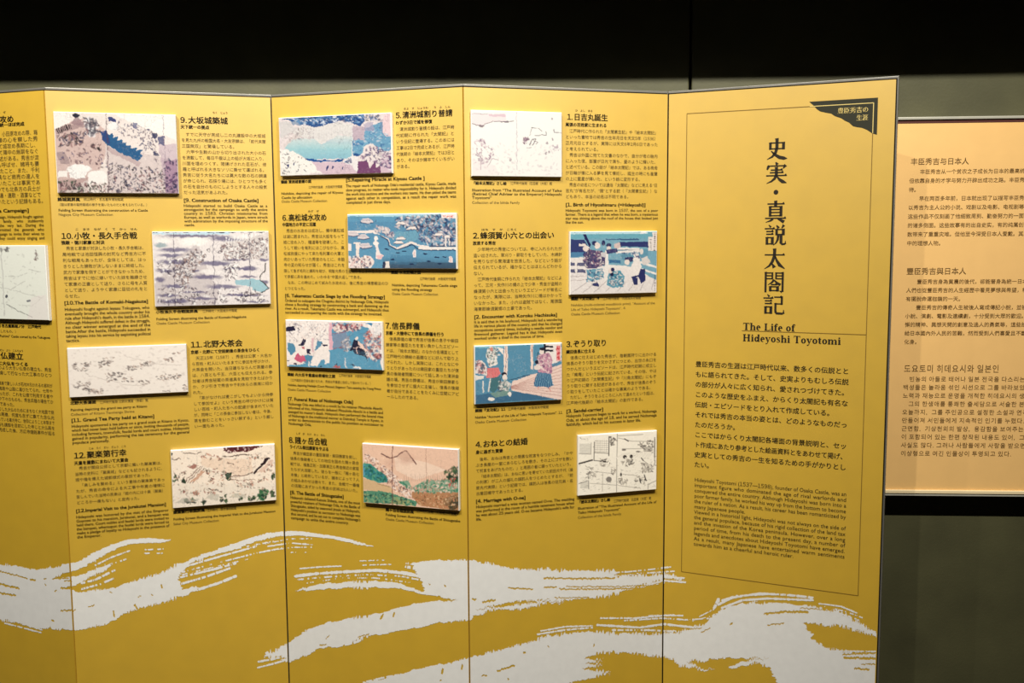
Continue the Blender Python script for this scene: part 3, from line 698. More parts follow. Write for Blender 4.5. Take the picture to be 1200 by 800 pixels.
    c.line((110, 66, 62), 7, (362, 70), (362, 680)).line((170, 130, 112), 3, (700, 110), (705, 560)).grain(.04).build()

    # -- 1: ink illustration
    c = Canvas('1', 3, [(52, 60), (1003, 85), (62, 748), (998, 765)], (546, 122, 8.89), 'nearly white picture left of section 1, faint ink clouds and a bare tree', (252, 248, 240), seed=1)
    c.poly((240, 222, 222), [(60, 95), (410, 95), (410, 180), (280, 178), (150, 230), (60, 200)], .7).poly((222, 190, 200), [(230, 105), (400, 100), (410, 130), (240, 130)], .8)
    c.line((120, 100, 110), 6, (60, 200), (150, 225), (200, 200), (270, 180), (340, 175), (400, 185), (490, 172)).ell((120, 100, 110), 155, 222, 30, 14, .7).ell((110, 92, 104), 400, 183, 50, 9, .8).line((150, 130, 140), 4, (60, 93), (220, 100))
    c.line((205, 190, 196), 5, (522, 80), (525, 690)).line((160, 130, 145), 7, (150, 680), (150, 550), (105, 500)).line((160, 130, 145), 4, (150, 550), (165, 480)).line((170, 140, 152), 5, (215, 655), (265, 570), (330, 580))
    c.dabs([(190, 160, 172), (150, 120, 140), (220, 200, 205)], [(80, 360), (170, 360), (280, 480), (280, 620), (90, 620)], 60, 9).ell((150, 125, 145), 145, 372, 11, 14, .8)
    c.line((120, 110, 116), 5, (680, 240), (760, 255), (790, 280)).line((120, 110, 116), 6, (720, 320), (835, 322), (838, 285)).line((120, 110, 116), 4, (680, 250), (660, 330)).line((130, 120, 126), 6, (918, 265), (922, 298), (995, 298))
    c.ell((200, 175, 185), 618, 372, 26, 26, .5).dabs([(120, 90, 110), (160, 130, 145)], [(590, 350), (650, 350), (640, 410), (590, 405)], 22, 8)
    c.line((100, 84, 96), 7, (660, 430), (680, 365), (720, 360), (690, 425)).line((120, 100, 112), 5, (700, 380), (745, 395), (720, 415)).line((150, 130, 140), 5, (630, 460), (680, 450))
    for x, y in ((845, 405), (900, 365), (865, 500), (830, 515), (905, 150), (455, 578)): c.ell((140, 118, 130), x, y, 11, 17, .7)
    c.dabs([(228, 212, 212), (210, 190, 196)], [(70, 400), (500, 420), (990, 420), (990, 750), (70, 740)], 150, 9, a=.4).dabs([(190, 170, 178)], [(890, 430), (990, 420), (990, 480), (890, 480)], 16, 7).poly((240, 222, 222), [(62, 560), (300, 640), (330, 740), (62, 745)], .4)
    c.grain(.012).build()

    # -- 2: bridge encounter
    c = Canvas('2', 3, [(50, 65), (1005, 62), (60, 758), (1003, 735)], (662, 264, 9.3), 'picture right of section 2, woodblock figures on a white railed bridge', (122, 168, 186), seed=2)
    c.rect((110, 170, 185), 50, 60, 1010, 140).rect((190, 222, 226), 50, 66, 900, 90).rect((60, 96, 130), 440, 145, 800, 158).rect((48, 56, 108), 590, 175, 905, 232)
    c.poly((52, 60, 110), [(55, 150), (200, 150), (240, 220), (200, 330), (55, 335)]).poly((82, 130, 165), [(55, 290), (200, 290), (180, 340), (55, 345)]).poly((34, 36, 84), [(185, 90), (215, 88), (275, 210), (262, 240)])
    c.poly((236, 226, 220), [(55, 350), (240, 350), (240, 470), (440, 440), (700, 470), (860, 520), (1003, 600), (1003, 735), (60, 758)])
    for a in ((55, 425, 240, 8), (55, 500, 230, 8)): c.rect((48, 56, 104), a[0], a[1] - 22, a[2] - 10, a[1] + 16, .9)
    c.rect((238, 228, 220), 105, 350, 128, 530)
    c.line((240, 232, 224), 22, (570, 250), (800, 255)).line((60, 64, 100), 5, (570, 265), (800, 268)).line((240, 232, 224), 22, (560, 290), (810, 275)).line((240, 232, 224), 26, (440, 440), (560, 445), (720, 465)).line((240, 232, 224), 22, (820, 400), (1003, 455)).line((240, 232, 224), 20, (840, 480), (1003, 530)).rect((240, 232, 224), 430, 270, 462, 650).rect((60, 110, 150), 470, 375, 600, 410)
    for k in range(9): c.line((130, 112, 116), 3, (70 + 125 * k, 740 - 5 * k), (240 + 105 * k, 620 - 8 * k + 30 * (k > 3)))
    c.line((150, 130, 130), 3, (60, 560), (230, 550)).line((150, 130, 130), 3, (60, 600), (230, 590))
    # figures
    c.ell((40, 46, 92), 310, 190, 30, 26).ell((236, 220, 210), 345, 215, 34, 38).ell((236, 220, 210), 225, 250, 40, 34).poly((236, 222, 212), [(140, 205), (210, 195), (230, 220), (150, 225)])
    c.poly((84, 74, 110), [(250, 260), (400, 280), (430, 340), (430, 430), (330, 470), (230, 470), (190, 400), (200, 310)]).dabs([(236, 224, 216), (50, 52, 96), (150, 110, 130)], [(250, 260), (400, 280), (430, 430), (230, 470), (190, 380)], 90, 9)
    c.line((40, 40, 70), 9, (255, 250), (250, 420)).poly((110, 160, 178), [(230, 480), (410, 470), (420, 580), (330, 600), (240, 620)]).dabs([(236, 224, 216), (50, 80, 120)], [(230, 480), (410, 470), (400, 600), (240, 630)], 50, 9).poly((46, 52, 100), [(280, 640), (350, 620), (370, 670), (300, 660)])
    c.ell((40, 46, 92), 410, 190, 22, 34).ell((40, 46, 92), 470, 215, 30, 26).ell((232, 216, 206), 470, 245, 26, 22).poly((60, 60, 106), [(440, 260), (560, 250), (570, 290), (450, 310)]).poly((214, 190, 184), [(530, 200), (590, 180), (600, 230), (560, 250), (530, 240)]).poly((210, 204, 204), [(380, 290), (440, 290), (440, 350), (390, 340)])
    c.poly((104, 160, 178), [(460, 560), (480, 500), (600, 490), (645, 560), (640, 670), (520, 685), (450, 650)]).dabs([(40, 80, 120), (232, 220, 212), (60, 130, 150)], [(460, 560), (500, 500), (600, 490), (645, 660), (460, 660)], 100, 9).ell((232, 214, 204), 490, 495, 26, 32).ell((36, 42, 84), 515, 480, 22, 26).poly((30, 36, 70), [(480, 520), (520, 510), (525, 550), (500, 555)])
    c.ell((44, 50, 96), 695, 365, 55, 38).ell((236, 222, 212), 672, 400, 30, 36).poly((240, 230, 222), [(740, 300), (800, 310), (830, 460), (820, 560), (720, 560), (710, 480), (740, 400)]).poly((96, 146, 168), [(600, 320), (720, 290), (760, 350), (720, 340), (640, 350), (640, 400)]).dabs([(50, 70, 120), (200, 205, 210)], [(600, 300), (800, 290), (900, 340), (860, 380), (720, 310)], 60, 9)
    c.poly((100, 150, 172), [(810, 260), (900, 260), (910, 330), (850, 360), (800, 330)]).ell((226, 216, 208), 830, 285, 24, 32).poly((44, 50, 100), [(820, 480), (870, 470), (880, 600), (830, 635), (800, 560), (740, 610), (720, 560), (800, 540)]).poly((236, 224, 216), [(740, 600), (790, 560), (800, 690), (750, 690)]).poly((44, 50, 96), [(735, 580), (790, 570), (790, 650), (750, 650)]).poly((222, 212, 206), [(830, 360), (900, 330), (930, 400), (850, 440)])
    c.rect((236, 224, 216), 905, 120, 1003, 275).rect((236, 224, 216), 955, 75, 1003, 140)
    for y in range(90, 270, 22): c.rect((70, 50, 60), 972, y, 986, y + 12, .9)
    for y in range(150, 260, 20): c.rect((70, 60, 70), 930, y, 942, y + 10, .7)
    for y in range(540, 720, 14): c.rect((60, 54, 66), 978, y, 988, y + 8, .8)
    c.ell((240, 240, 236), 850, 75, 40, 14).line((40, 44, 60), 5, (50, 66), (1000, 60)).grain(.06).build()

    # -- 3: sandal bearer
    c = Canvas('3', 3, [(52, 100), (1010, 72), (64, 745), (1012, 690)], (550, 394, 9.3), 'picture left of section 3, blue interior with a standing lord and a kneeling servant', (88, 140, 166), seed=3)
    c.rect((160, 210, 220), 50, 80, 800, 118, .8)  # light along the acrylic's top edge, drawn into the print
    c.poly((236, 206, 192), [(455, 490), (700, 410), (1010, 300), (1012, 690), (900, 680), (450, 590)])
    for k in range(9): c.line((176, 120, 110), 3, (450, 545 + 3 * k), (1012, 330 + 40 * k))
    c.poly((88, 140, 166), [(410, 100), (665, 92), (665, 420), (430, 475), (410, 440)]).line((40, 50, 70), 6, (665, 415), (420, 478)).poly((54, 92, 124), [(400, 600), (560, 610), (940, 680), (64, 740), (64, 640)], .75)
    for x0, x1 in ((368, 386), (392, 410)): c.rect((238, 214, 200), x0, 100, x1, 420)
    c.rect((170, 110, 100), 386, 100, 391, 420).rect((238, 214, 200), 662, 88, 690, 360).rect((170, 110, 100), 676, 88, 680, 360).rect((88, 140, 166), 690, 90, 800, 250)
    c.poly((236, 224, 216), [(815, 75), (1005, 75), (1005, 270), (900, 300), (815, 200)])
    for y in (98, 140): c.poly((34, 32, 48), [(825, y), (915, y + 6), (915, y + 26), (825, y + 18)])
    c.rect((30, 30, 44), 808, 74, 828, 190).rect((240, 150, 150), 950, 98, 992, 268)
    for y in (112, 165, 218): c.dabs([(190, 50, 60)], [(956, y), (988, y), (988, y + 34), (956, y + 34)], 9, 7)
    c.line((120, 90, 90), 4, (905, 330), (1005, 260))
    # lord
    c.poly((196, 142, 160), [(740, 210), (800, 180), (870, 180), (905, 250), (900, 400), (860, 415), (740, 390), (730, 300)]).dabs([(226, 190, 190), (130, 90, 120), (236, 214, 206)], [(740, 210), (870, 180), (900, 400), (740, 390)], 90, 9).ell((236, 218, 206), 785, 165, 28, 34).ell((30, 30, 44), 790, 135, 32, 20).line((30, 30, 44), 9, (745, 175), (740, 230)).ell((34, 34, 54), 730, 280, 22, 24)
    c.poly((56, 100, 134), [(735, 390), (890, 410), (915, 540), (860, 560), (800, 545), (740, 555), (690, 535)])
    for k in range(9): c.line((150, 190, 205), 3, (745 + 17 * k, 400), (705 + 26 * k, 545))
    c.line((216, 140, 130), 7, (750, 555), (745, 580)).line((216, 140, 130), 7, (870, 555), (880, 600)).poly((232, 214, 204), [(700, 330), (740, 300), (800, 330), (760, 365), (700, 360)])
    # left figures
    c.poly((232, 222, 212), [(170, 200), (190, 130), (240, 105), (290, 160), (300, 300), (210, 330)]).dabs([(130, 160, 160), (60, 70, 80), (240, 230, 222)], [(170, 200), (200, 110), (330, 120), (300, 310), (210, 320)], 70, 9).ell((210, 140, 126), 235, 135, 20, 24).poly((240, 228, 216), [(290, 110), (360, 130), (360, 200), (320, 150)])
    c.poly((226, 128, 126), [(190, 345), (310, 335), (335, 410), (270, 450), (175, 450)])
    for k in range(7): c.line((180, 80, 86), 3, (200 + 17 * k, 345), (190 + 21 * k, 440))
    c.poly((230, 214, 206), [(60, 260), (130, 255), (185, 330), (180, 430), (140, 410), (65, 400)]).dabs([(210, 120, 120), (120, 80, 90), (70, 90, 110)], [(60, 260), (130, 255), (180, 400), (65, 400)], 46, 9).poly((230, 220, 208), [(60, 420), (150, 430), (150, 460), (65, 475)])
    c.poly((70, 112, 118), [(220, 450), (330, 430), (310, 560), (260, 620), (215, 590)]).line((232, 222, 210), 12, (145, 490), (148, 610)).line((232, 222, 210), 12, (222, 460), (205, 600))
    c.ell((30, 32, 50), 375, 410, 34, 24).ell((236, 220, 208), 382, 445, 30, 36).poly((210, 204, 196), [(320, 500), (400, 480), (450, 520), (420, 600), (340, 600), (305, 560)]).dabs([(50, 60, 80), (110, 140, 140), (236, 226, 216)], [(320, 490), (400, 480), (450, 600), (300, 640)], 80, 9)
    c.poly((120, 150, 140), [(210, 620), (420, 590), (440, 640), (280, 670)], .9).ell((238, 228, 216), 235, 685, 40, 24).ell((238, 228, 216), 435, 630, 20, 26).line((40, 40, 60), 7, (345, 440), (325, 520))
    c.line((48, 40, 44), 6, (52, 98), (500, 86)).grain(.05).build()

    # -- 4: wedding, ink interior
    c = Canvas('4', 3, [(45, 105), (868, 58), (52, 735), (868, 672)], (672, 498, 8.885), 'picture right of section 4, black ink line drawing of people in a plain house', (240, 230, 212), seed=4, k=1.0)
    K_, G_ = (70, 62, 58), (150, 140, 128)
    c.rect((214, 206, 190), 55, 185, 175, 300, .8).rect((210, 202, 186), 70, 590, 155, 660, .9)
    c.line(K_, 7, (210, 170), (208, 365), (300, 372)).line(K_, 9, (362, 115), (362, 315)).line(K_, 5, (210, 282), (362, 292)).line(K_, 16, (50, 398), (190, 360)).line(G_, 5, (50, 290), (175, 298), (178, 180))
    for k in range(6): c.line(G_, 2, (225 + 22 * k, 150), (225 + 22 * k, 280)); c.line(G_, 2, (215, 160 + 22 * k), (355, 165 + 22 * k)); c.line(G_, 2, (60, 200 + 18 * k), (170, 202 + 18 * k), a=.6)
    c.line(K_, 6, (448, 75), (446, 700), a=.75).line(K_, 9, (846, 130), (846, 335)).line(K_, 5, (846, 335), (846, 420), (868, 420)).line(K_, 4, (868, 580), (780, 620), (778, 670)).line(K_, 5, (52, 608), (155, 575), (158, 665)).line(G_, 4, (300, 500), (298, 690)).line(G_, 4, (210, 480), (420, 505)).line(G_, 4, (510, 510), (640, 525)).line(G_, 4, (170, 605), (430, 625), (700, 660))
    c.line(G_, 5, (450, 110), (720, 95)).line(G_, 5, (460, 130), (600, 165), (830, 170)).line(K_, 10, (525, 140), (565, 165)).line(G_, 5, (500, 245), (700, 245)).ell(K_, 520, 255, 24, 12, .8).ell(K_, 670, 275, 28, 9, .8)
    for k in range(16): c.line(G_, 2, (460 + 22 * k, 330 + 6 * (k % 3)), (520 + 20 * k, 290), a=.5)
    for k in range(10): c.line(K_, 5, (720 + 12 * k, 235 - 3 * abs(5 - k)), (735 + 8 * k, 275), a=.7)
    c.dabs([K_, G_, (110, 100, 92)], [(660, 180), (840, 150), (830, 290), (680, 230)], 60, 7).dabs([K_, G_], [(370, 120), (440, 120), (440, 210), (380, 210)], 26, 8)
    for pts, n in (([(490, 370), (620, 350), (640, 420), (510, 430)], 46), ([(690, 390), (840, 420), (830, 490), (720, 490)], 60), ([(120, 420), (200, 440), (240, 540), (130, 550)], 46), ([(260, 340), (380, 350), (380, 430), (270, 430)], 40), ([(470, 540), (560, 570), (550, 620), (470, 620)], 30), ([(640, 520), (760, 550), (750, 620), (640, 600)], 30), ([(380, 460), (440, 450), (430, 510), (390, 510)], 18)): c.dabs([K_, G_, (180, 168, 152)], pts, n, 6, aspect=3)
    c.ell((50, 44, 42), 530, 330, 22, 22).ell((240, 230, 212), 538, 340, 8, 8).ell((50, 44, 42), 598, 325, 18, 22).line((50, 44, 42), 10, (705, 342), (725, 368)).line(K_, 4, (725, 368), (780, 410)).ell((40, 34, 32), 492, 515, 10, 22).line((50, 44, 42), 12, (690, 560), (700, 600)).line((50, 44, 42), 10, (738, 520), (758, 580)).ell((110, 102, 96), 365, 565, 32, 32, .9).ell((60, 54, 50), 320, 378, 22, 8)
    c.dabs([G_, (190, 180, 164), (120, 112, 104)], [(60, 400), (440, 400), (860, 200), (860, 640), (60, 690)], 190, 3.2, a=.6, ang=-.1, aspect=5)
    c.dabs([G_], [(60, 110), (180, 140), (180, 158), (60, 150)], 12, 5).grain(.03).build()

    # -- panel cut by the left edge
    c = Canvas('13', 0, [(-600, 58), (410, 60), (-600, 722), (450, 745)], (0, 280, 7.84), 'pale picture cut by the left edge of the view, faint grey map lines', (240, 240, 226), seed=13)
    GG = (196, 194, 184)
    c.line((190, 186, 180), 5, (28, 60), (50, 700)).line(GG, 4, (60, 335), (180, 345), (260, 310)).line(GG, 4, (110, 460), (180, 420), (240, 385)).line(GG, 4, (-300, 430), (40, 445), (220, 490), (400, 545)).line((150, 148, 142), 6, (70, 600), (180, 660), (300, 720)).line(GG, 4, (270, 280), (380, 300)).line(GG, 3, (-400, 300), (-100, 380), (20, 350)).line(GG, 3, (180, 600), (300, 620), (400, 520))
    c.ell((90, 90, 96), 72, 525, 11, 19).ell((130, 130, 134), 275, 565, 22, 13).dabs([(90, 86, 84), (140, 136, 130)], [(30, 70), (95, 70), (95, 110), (30, 110)], 16, 8).dabs([(130, 110, 106)], [(320, 80), (352, 80), (352, 215), (320, 215)], 16, 6).dabs([GG], [(-500, 100), (380, 140), (420, 700), (-500, 700)], 120, 7, a=.5).poly((240, 226, 220), [(300, 540), (430, 500), (445, 740), (250, 740)], .5)
    c.grain(.015).build()
pictures()
# ---------------------------------------------------------------- printed writing of the screen
def P(*a, **k): para(*a, **k)
# panel with sections 1 to 4
p = 3
line(p, 674, 130.5, 694.5, 'ひ　よし　まる', 'ruby', 3)
line(p, 664.4, 140, 712.4, '1.日吉丸誕生', 'head', 8.8)
line(p, 662.6, 147.6, 711, '尾張の百姓家に生まれる', 'sub', 4.9)
P(p, 662.6, 155, 771, 232, ['　江戸時代に作られた『太閤素生記』や『絵本太閤記』', 'といった書物では秀吉の生年月日を天文5年（1536）', '正月元日とするが、実際には天文6年2月6日であった', 'と考えられている。~', '　秀吉は外国に宛てた文書のなかで、自分が母の胎内',
 'に入った夜、部屋が日光で満ち、昼のように輝いた、', 'と述べている。この話が『絵本太閤記』では、ある晩母', 'が日輪が懐に入る夢を見て懐妊し、誕生の時にも産屋', 'の上に霊星が輝いた、という話に変形する。~', '　秀吉の幼名については通俗『太閤記』などに見える“日', '吉丸”が有名だが、“猿”とする説（『太閤素生記』）な', 'どもあり、本当の幼名は不明である。~'], 'body')
line(p, 662.6, 241.6, 756.6, '[1. Birth of Hiyoshimaru (=Hideyoshi)]', 'ehead', 5.6)
P(p, 662.6, 248, 771, 261.8, ['Hideyoshi Toyotomi was born in 1537, the son of a poor', 'farmer. There is a legend that when he was born, a mysterious', 'star was shining above the roof of the house that looked just', 'like the sun.~'], 'ebody')
line(p, 553, 216, 593.6, '『絵本太閤記』さし絵', 'cap', 4.2)
line(p, 598, 216, 647, '江戸時代後期（石田家（大阪）蔵', 'light', 3.8)
P(p, 553, 224, 658.4, 233, ['Illustration from “The Illustrated Account of Taiko', '(Retired Chief Adviser to the Emperor) Hideyoshi', 'Toyotomi”~'], 'ebody', name='caption_text')
line(p, 553, 238.5, 609, 'Collection of the Ishida Family', 'light', 4.2)
line(p, 564, 270, 606, 'はち　す　か　ころく', 'ruby', 3)
line(p, 554, 279.2, 649.6, '2.蜂須賀小六との出会い', 'head', 8.8)
line(p, 554, 286.6, 581, '放浪する秀吉', 'sub', 4.9)
P(p, 554.4, 294, 658.6, 364, ['　少年時代の秀吉については、寺に入れられたが', '追い出された、草刈り・薪取りをしていた、木綿針', 'を売りながら東海道を放浪した、などという話が', '伝えられているが、確かなことはほとんどわから', 'ない。~', '　江戸時代後期に作られた『絵本太閤記』などによ', 'って、三河・矢作川の橋の上で少年・秀吉が盗賊の', '蜂須賀小六と出会ったというエピソードが有名に', 'なったが、実際には、当時矢作川に橋はかかって', 'いなかった。また、小六は盗賊ではなく、尾張国', '海東郡蜂須賀郷の土豪であった。~'], 'body')
line(p, 555.4, 373.2, 653, '[2. Encounter with Koroku Hachisuka]', 'ehead', 5.6)
P(p, 555.4, 378.8, 659, 398, ['It is said that in his boyhood, Hideyoshi led a wandering', 'life in various places of the country, and that he changed', 'occupations several times, including a needle vendor and', 'firewood gatherer. Legend has it that Hideyoshi even', 'worked under a thief in the course of time.~'], 'ebody')
line(p, 669, 351.6, 703, '錦絵『太功記』４', 'cap', 4.2)
line(p, 706.4, 351.2, 751, '江戸時代後期　大阪城天守閣蔵', 'light', 3.8)
P(p, 669, 358.8, 767.4, 364, ['Nishikie (multi-colored woodblock print). “Account of the', 'Life of Taiko Hideyoshi Toyotomi”. 4~'], 'light', em=.8)
line(p, 669, 369.4, 726.4, 'Osaka Castle Museum Collection', 'light', 4.2)
line(p, 663.4, 406.4, 711.4, '3.ぞうり取り', 'head', 8.8)
line(p, 663.4, 414, 697.4, '織田信長に仕える', 'sub', 4.9)
P(p, 663.6, 421, 769.4, 474, ['　信長に仕えはじめた秀吉が、毎朝鷹狩りに出かける', '信長のぞうり取りを欠かさずにつとめ、出世の糸口を', 'つかんだというエピソードは、江戸時代初期に成立し', 'た『甫庵』という伝記に記されている。その他、やは', 'り江戸初期の『太閤素生記』や『川角太閤記』にもぞ', 'うり取りに関する記述があるので、秀吉が信長のぞう', 'り取りをしていたことは確かな事実のようである。~', '　ただし、ぞうりをふところに入れて温めたという話は、', '江戸時代後期の『絵本太閤記』の創作である。~'], 'body')
line(p, 663.4, 483.6, 707, '[3. Sandal-carrier]', 'ehead', 5.6)
P(p, 663.4, 489, 769.4, 499, ['Hideyoshi Toyotomi began to work for a warlord, Nobunaga', 'Oda, at about the age of 18, and he served Nobunaga', 'faithfully, which led to his success in later life.~'], 'ebody')
line(p, 556.6, 482.6, 592.4, '錦絵『太功記』11', 'cap', 4.2)
line(p, 595, 480.6, 643, '江戸時代後期　大阪城天守閣蔵', 'light', 3.8)
line(p, 556.6, 490.4, 659, 'Nishikie “Account of the Life of Taiko Hideyoshi Toyotomi”. 11', 'ebody', 4.2)
line(p, 556.6, 496, 617, 'Osaka Castle Museum Collection', 'light', 4.2)
line(p, 557, 524, 618.6, '4.おねとの結婚', 'head', 8.8)
line(p, 557.4, 531.6, 589.4, '身に過ぎた賢妻', 'sub', 4.9)
P(p, 557.4, 540, 671.6, 580, ['　後年、おねは秀吉との簡素な祝言をなつかしみ、「かや', 'ぶき長屋の一室にあらむしろを敷き、その上にゴザを敷い', 'て祝言をあげたものだ。」と周囲の者に語っていたという。', '　『絵本太閤記』は、おねに思いを寄せていた前田犬千代（後', 'の利家）が二人の婚礼の媒酌人をつとめたとするが、『前', '家先代実録』という記録では、媒酌人は信長の従兄弟・名', '古屋因幡守であったとする。~'], 'body')
line(p, 557.4, 589.2, 616, '[4. Marriage with O-ne]', 'ehead', 5.6)
P(p, 557.6, 595.4, 673, 610, ['Hideyoshi married a wise woman named O-ne. The wedding', 'was performed in the room of a humble tenement house when', 'he was about 25 years old. O-ne became Hideyoshi’s wife for', 'life.~'], 'ebody')
line(p, 677, 589.8, 715, '『絵本太閤記』さし絵', 'cap', 4.2)
line(p, 719, 588.4, 763, '江戸時代後期　石田家（大阪）蔵', 'light', 3.8)
P(p, 677, 597, 769, 602, ['Illustration of “The Illustrated Account of the Life of', 'Taiko Hideyoshi Toyotomi”~'], 'ebody', em=.85, name='caption_text')
line(p, 677, 607.6, 728, 'Collection of the Ishida Family', 'light', 4.2)

# panel with sections 5 to 8
p = 2
line(p, 473, 128.6, 528, 'きよ　す　じょうわ　　り　ふ　しん', 'ruby', 3)
line(p, 463.6, 138.4, 530.6, '5.清洲城割り普請', 'head', 8.8)
line(p, 463.6, 145.8, 506.6, 'わずか3日で城を修復', 'sub', 4.9)
P(p, 464, 153.4, 532.6, 197, ['　清洲城割り普請の話は、江戸時', '代初期に作られた『太閤記』と', 'いう伝記に登場する。この本には', '工事は2日で完成とあるが、江戸時', '代後期の『絵本太閤記』では3日と', 'あり、そのほか諸本でくいちがい', 'がある。~'], 'body')
line(p, 329.4, 214.8, 365, '錦絵 清洲城普請の図', 'cap', 4.2)
line(p, 361.6, 220.8, 401.4, '江戸時代後期　大阪城天守閣蔵', 'light', 3.6)
P(p, 329.8, 228.2, 402.4, 233, ['Nishikie, depicting the repair of Kiyosu', 'Castle by allocation~'], 'ebody', em=.85, name='caption_text')
line(p, 330, 237.4, 383.6, 'Osaka Castle Museum Collection', 'light', 4.2)
line(p, 405.4, 212.8, 498, '[5.Repairing Miracle at Kiyosu Castle ]', 'ehead', 5.6)
P(p, 405.4, 219.4, 534.6, 238.8, ['The repair work of Nobunaga Oda’s residential castle, Kiyosu Castle, made', 'slow progress, no matter who took responsibility for it. Hideyoshi divided', 'the work into sections and the workers into teams. He then pitted the teams', 'against each other in competition, as a result the repair work was', 'completed in just three days.~'], 'ebody')
line(p, 361, 248.6, 374, 'みず　ぜ', 'ruby', 3)
line(p, 331, 258.4, 383.4, '6.高松城水攻め', 'head', 8.8)
line(p, 331, 265, 370.4, '中国地方の平定に活躍', 'sub', 4.9)
P(p, 331.6, 272.2, 403.4, 312, ['　秀吉の水攻めは成功し、備中高松城', 'は湖に囲まれた。秀吉は大船をもって', '城に攻め入り、糧道等を破壊した。こ', 'うして戦いを有利にはこびながら、高', '松城救援にやって来た毛利軍の大軍と', '向かいあっていた秀吉のもとに、本能', '寺の変の知らせが届く。秀吉はこれを'], 'body')
P(p, 332.8, 318.8, 455, 339.2, ['隠して急ぎ毛利と講和を結び、明智光秀のうら切りを上まわるスピード', 'で京都に兵を進めた。いわゆる“中国大返し”である。~', '　なお、この時はじめて試みた水攻めは、後に秀吉の得意戦法のひ', 'とつとなった。~'], 'body')
line(p, 334, 348, 451.4, '[6. Takamatsu Castle Siege by the Flooding Strategy]', 'ehead', 5.4)
P(p, 334, 353.4, 455.6, 367.2, ['Ordered to subjugate the Chugoku district by Nobunaga Oda, Hideyoshi', 'chose a flooding strategy by constructing a bank and damming up the', 'river. As a result, Takamatsu Castle was submerged, and Hideyoshi thus', 'succeeded in conquering the castle with the strategy he invented.~'], 'ebody')
line(p, 458.4, 320.6, 493.4, '錦絵 水攻防戦之図', 'cap', 4.2)
line(p, 492, 327.8, 534.6, '江戸時代後期　大阪城天守閣蔵', 'light', 3.8)
P(p, 459.4, 335.2, 536, 340.2, ['Nishikie, depicting Takamatsu Castle siege', 'using the flooding strategy~'], 'ebody', em=.85, name='caption_text')
line(p, 459.4, 345.4, 513.4, 'Osaka Castle Museum Collection', 'light', 4.2)
line(p, 451.6, 384.6, 492, '7.信長葬儀', 'head', 8.8)
line(p, 452, 391.8, 520.6, '京都・大徳寺にて信長の葬儀を行う', 'sub', 4.9)
P(p, 452, 398.6, 537.4, 466, ['　信長葬儀の場で秀吉が信長の息子や柴田', '勝家等の重臣たちを言い負かしたエピソー', 'ドは、『絵本太閤記』のなかの名場面として', '江戸時代の錦絵の画題などに好んで取り上', 'げられた。しかし実際には、これとなにや', 'りとりがあったのは織田家の重臣たちが信', '長の後継者問題について話しあった清洲会', '議の場。秀吉の葬儀は、秀吉が柴田勝家ら', 'を参加させずに盛大に主催し、信長の後継', '者が自分であることをたくみに世間にアピ', 'ールしたのである。~'], 'body')
line(p, 337, 440, 393, '錦絵 内大臣平重盛幼君補佐之図', 'cap', 4.2)
line(p, 397, 441, 435, '江戸時代後期　大阪城天守閣蔵', 'light', 3.6)
line(p, 339, 446.4, 436.4, '（江戸幕府の忌諱を避けるため、秀吉は平重盛に仮託して描かれている。）', 'light', 3.6)
line(p, 337.4, 452, 446.6, 'Nishikie, depicting Naidaijin (Court Minister) Shigemori Taira assisting the Young Prince', 'ebody', 4)
line(p, 337.4, 457.4, 388, 'Osaka Castle Museum Collection', 'light', 4.2)
line(p, 337.4, 469, 414, '[7. Funeral Rites of Nobunaga Oda]', 'ehead', 5.6)
P(p, 337.6, 474.4, 449, 497.4, ['Nobunaga Oda was killed in a revolt by his retainer Mitsuhide Akechi.', 'Informed of this, Hideyoshi defeated Mitsuhide Akechi in a battle and', 'avenged his master’s death. Hideyoshi then performed the funeral rites', 'of Nobunaga in the traditional manner at Daitokuji Temple in Kyoto, in', 'order to demonstrate to the public his position as successor to', 'Nobunaga Oda.~'], 'ebody')
line(p, 347, 508.8, 381, 'しず　が　たけ　かっ　せん', 'ruby', 3)
line(p, 338.6, 518.4, 383.4, '8.賤ヶ岳合戦', 'head', 8.8)
line(p, 339.4, 525, 385.4, 'ライバル柴田勝家をやぶる', 'sub', 4.9)
P(p, 340, 532, 420.6, 570, ['　秀吉が織田家の重臣筆頭・柴田勝家を倒し、', '信長の後継者としての地位を固めた賤ヶ岳合', '戦では、福島正則・加藤清正ら秀吉側近の家臣', 'たちが大活躍した。彼らを一般に「賤ヶ岳七', '本槍」と総称しているが、諸本によって７人', 'の組みあわせは様々で、また、合戦で一番槍', 'の活躍にあずかった秀吉の武将は9人いた。'], 'body')
line(p, 340, 578.4, 403, '[8. The Battle of Shizugatake]', 'ehead', 5.6)
P(p, 340.4, 584, 422, 607.8, ['Hideyoshi defeated Katsuie Shibata, one of the most', 'powerful retainers of Nobunaga Oda, in the Battle of', 'Shizugatake, aided by seasoned jitsuin at Hideyoshi,', 'Hideyoshi’s position as successor to Nobunaga was', 'thus secured, and he set out to complete Nobunaga’s', 'campaign to unite the entire country.~'], 'ebody')
line(p, 452, 598.4, 485, '賤ヶ岳合戦図屏風', 'cap', 4.2)
line(p, 488, 599.6, 535, '江戸時代後期　大阪城天守閣蔵', 'light', 3.8)
line(p, 452, 604, 539.4, 'Folding Screen illustrating the Battle of Shizugatake', 'ebody', 4.2)
line(p, 452, 609.2, 508.6, 'Osaka Castle Museum Collection', 'light', 4.2)

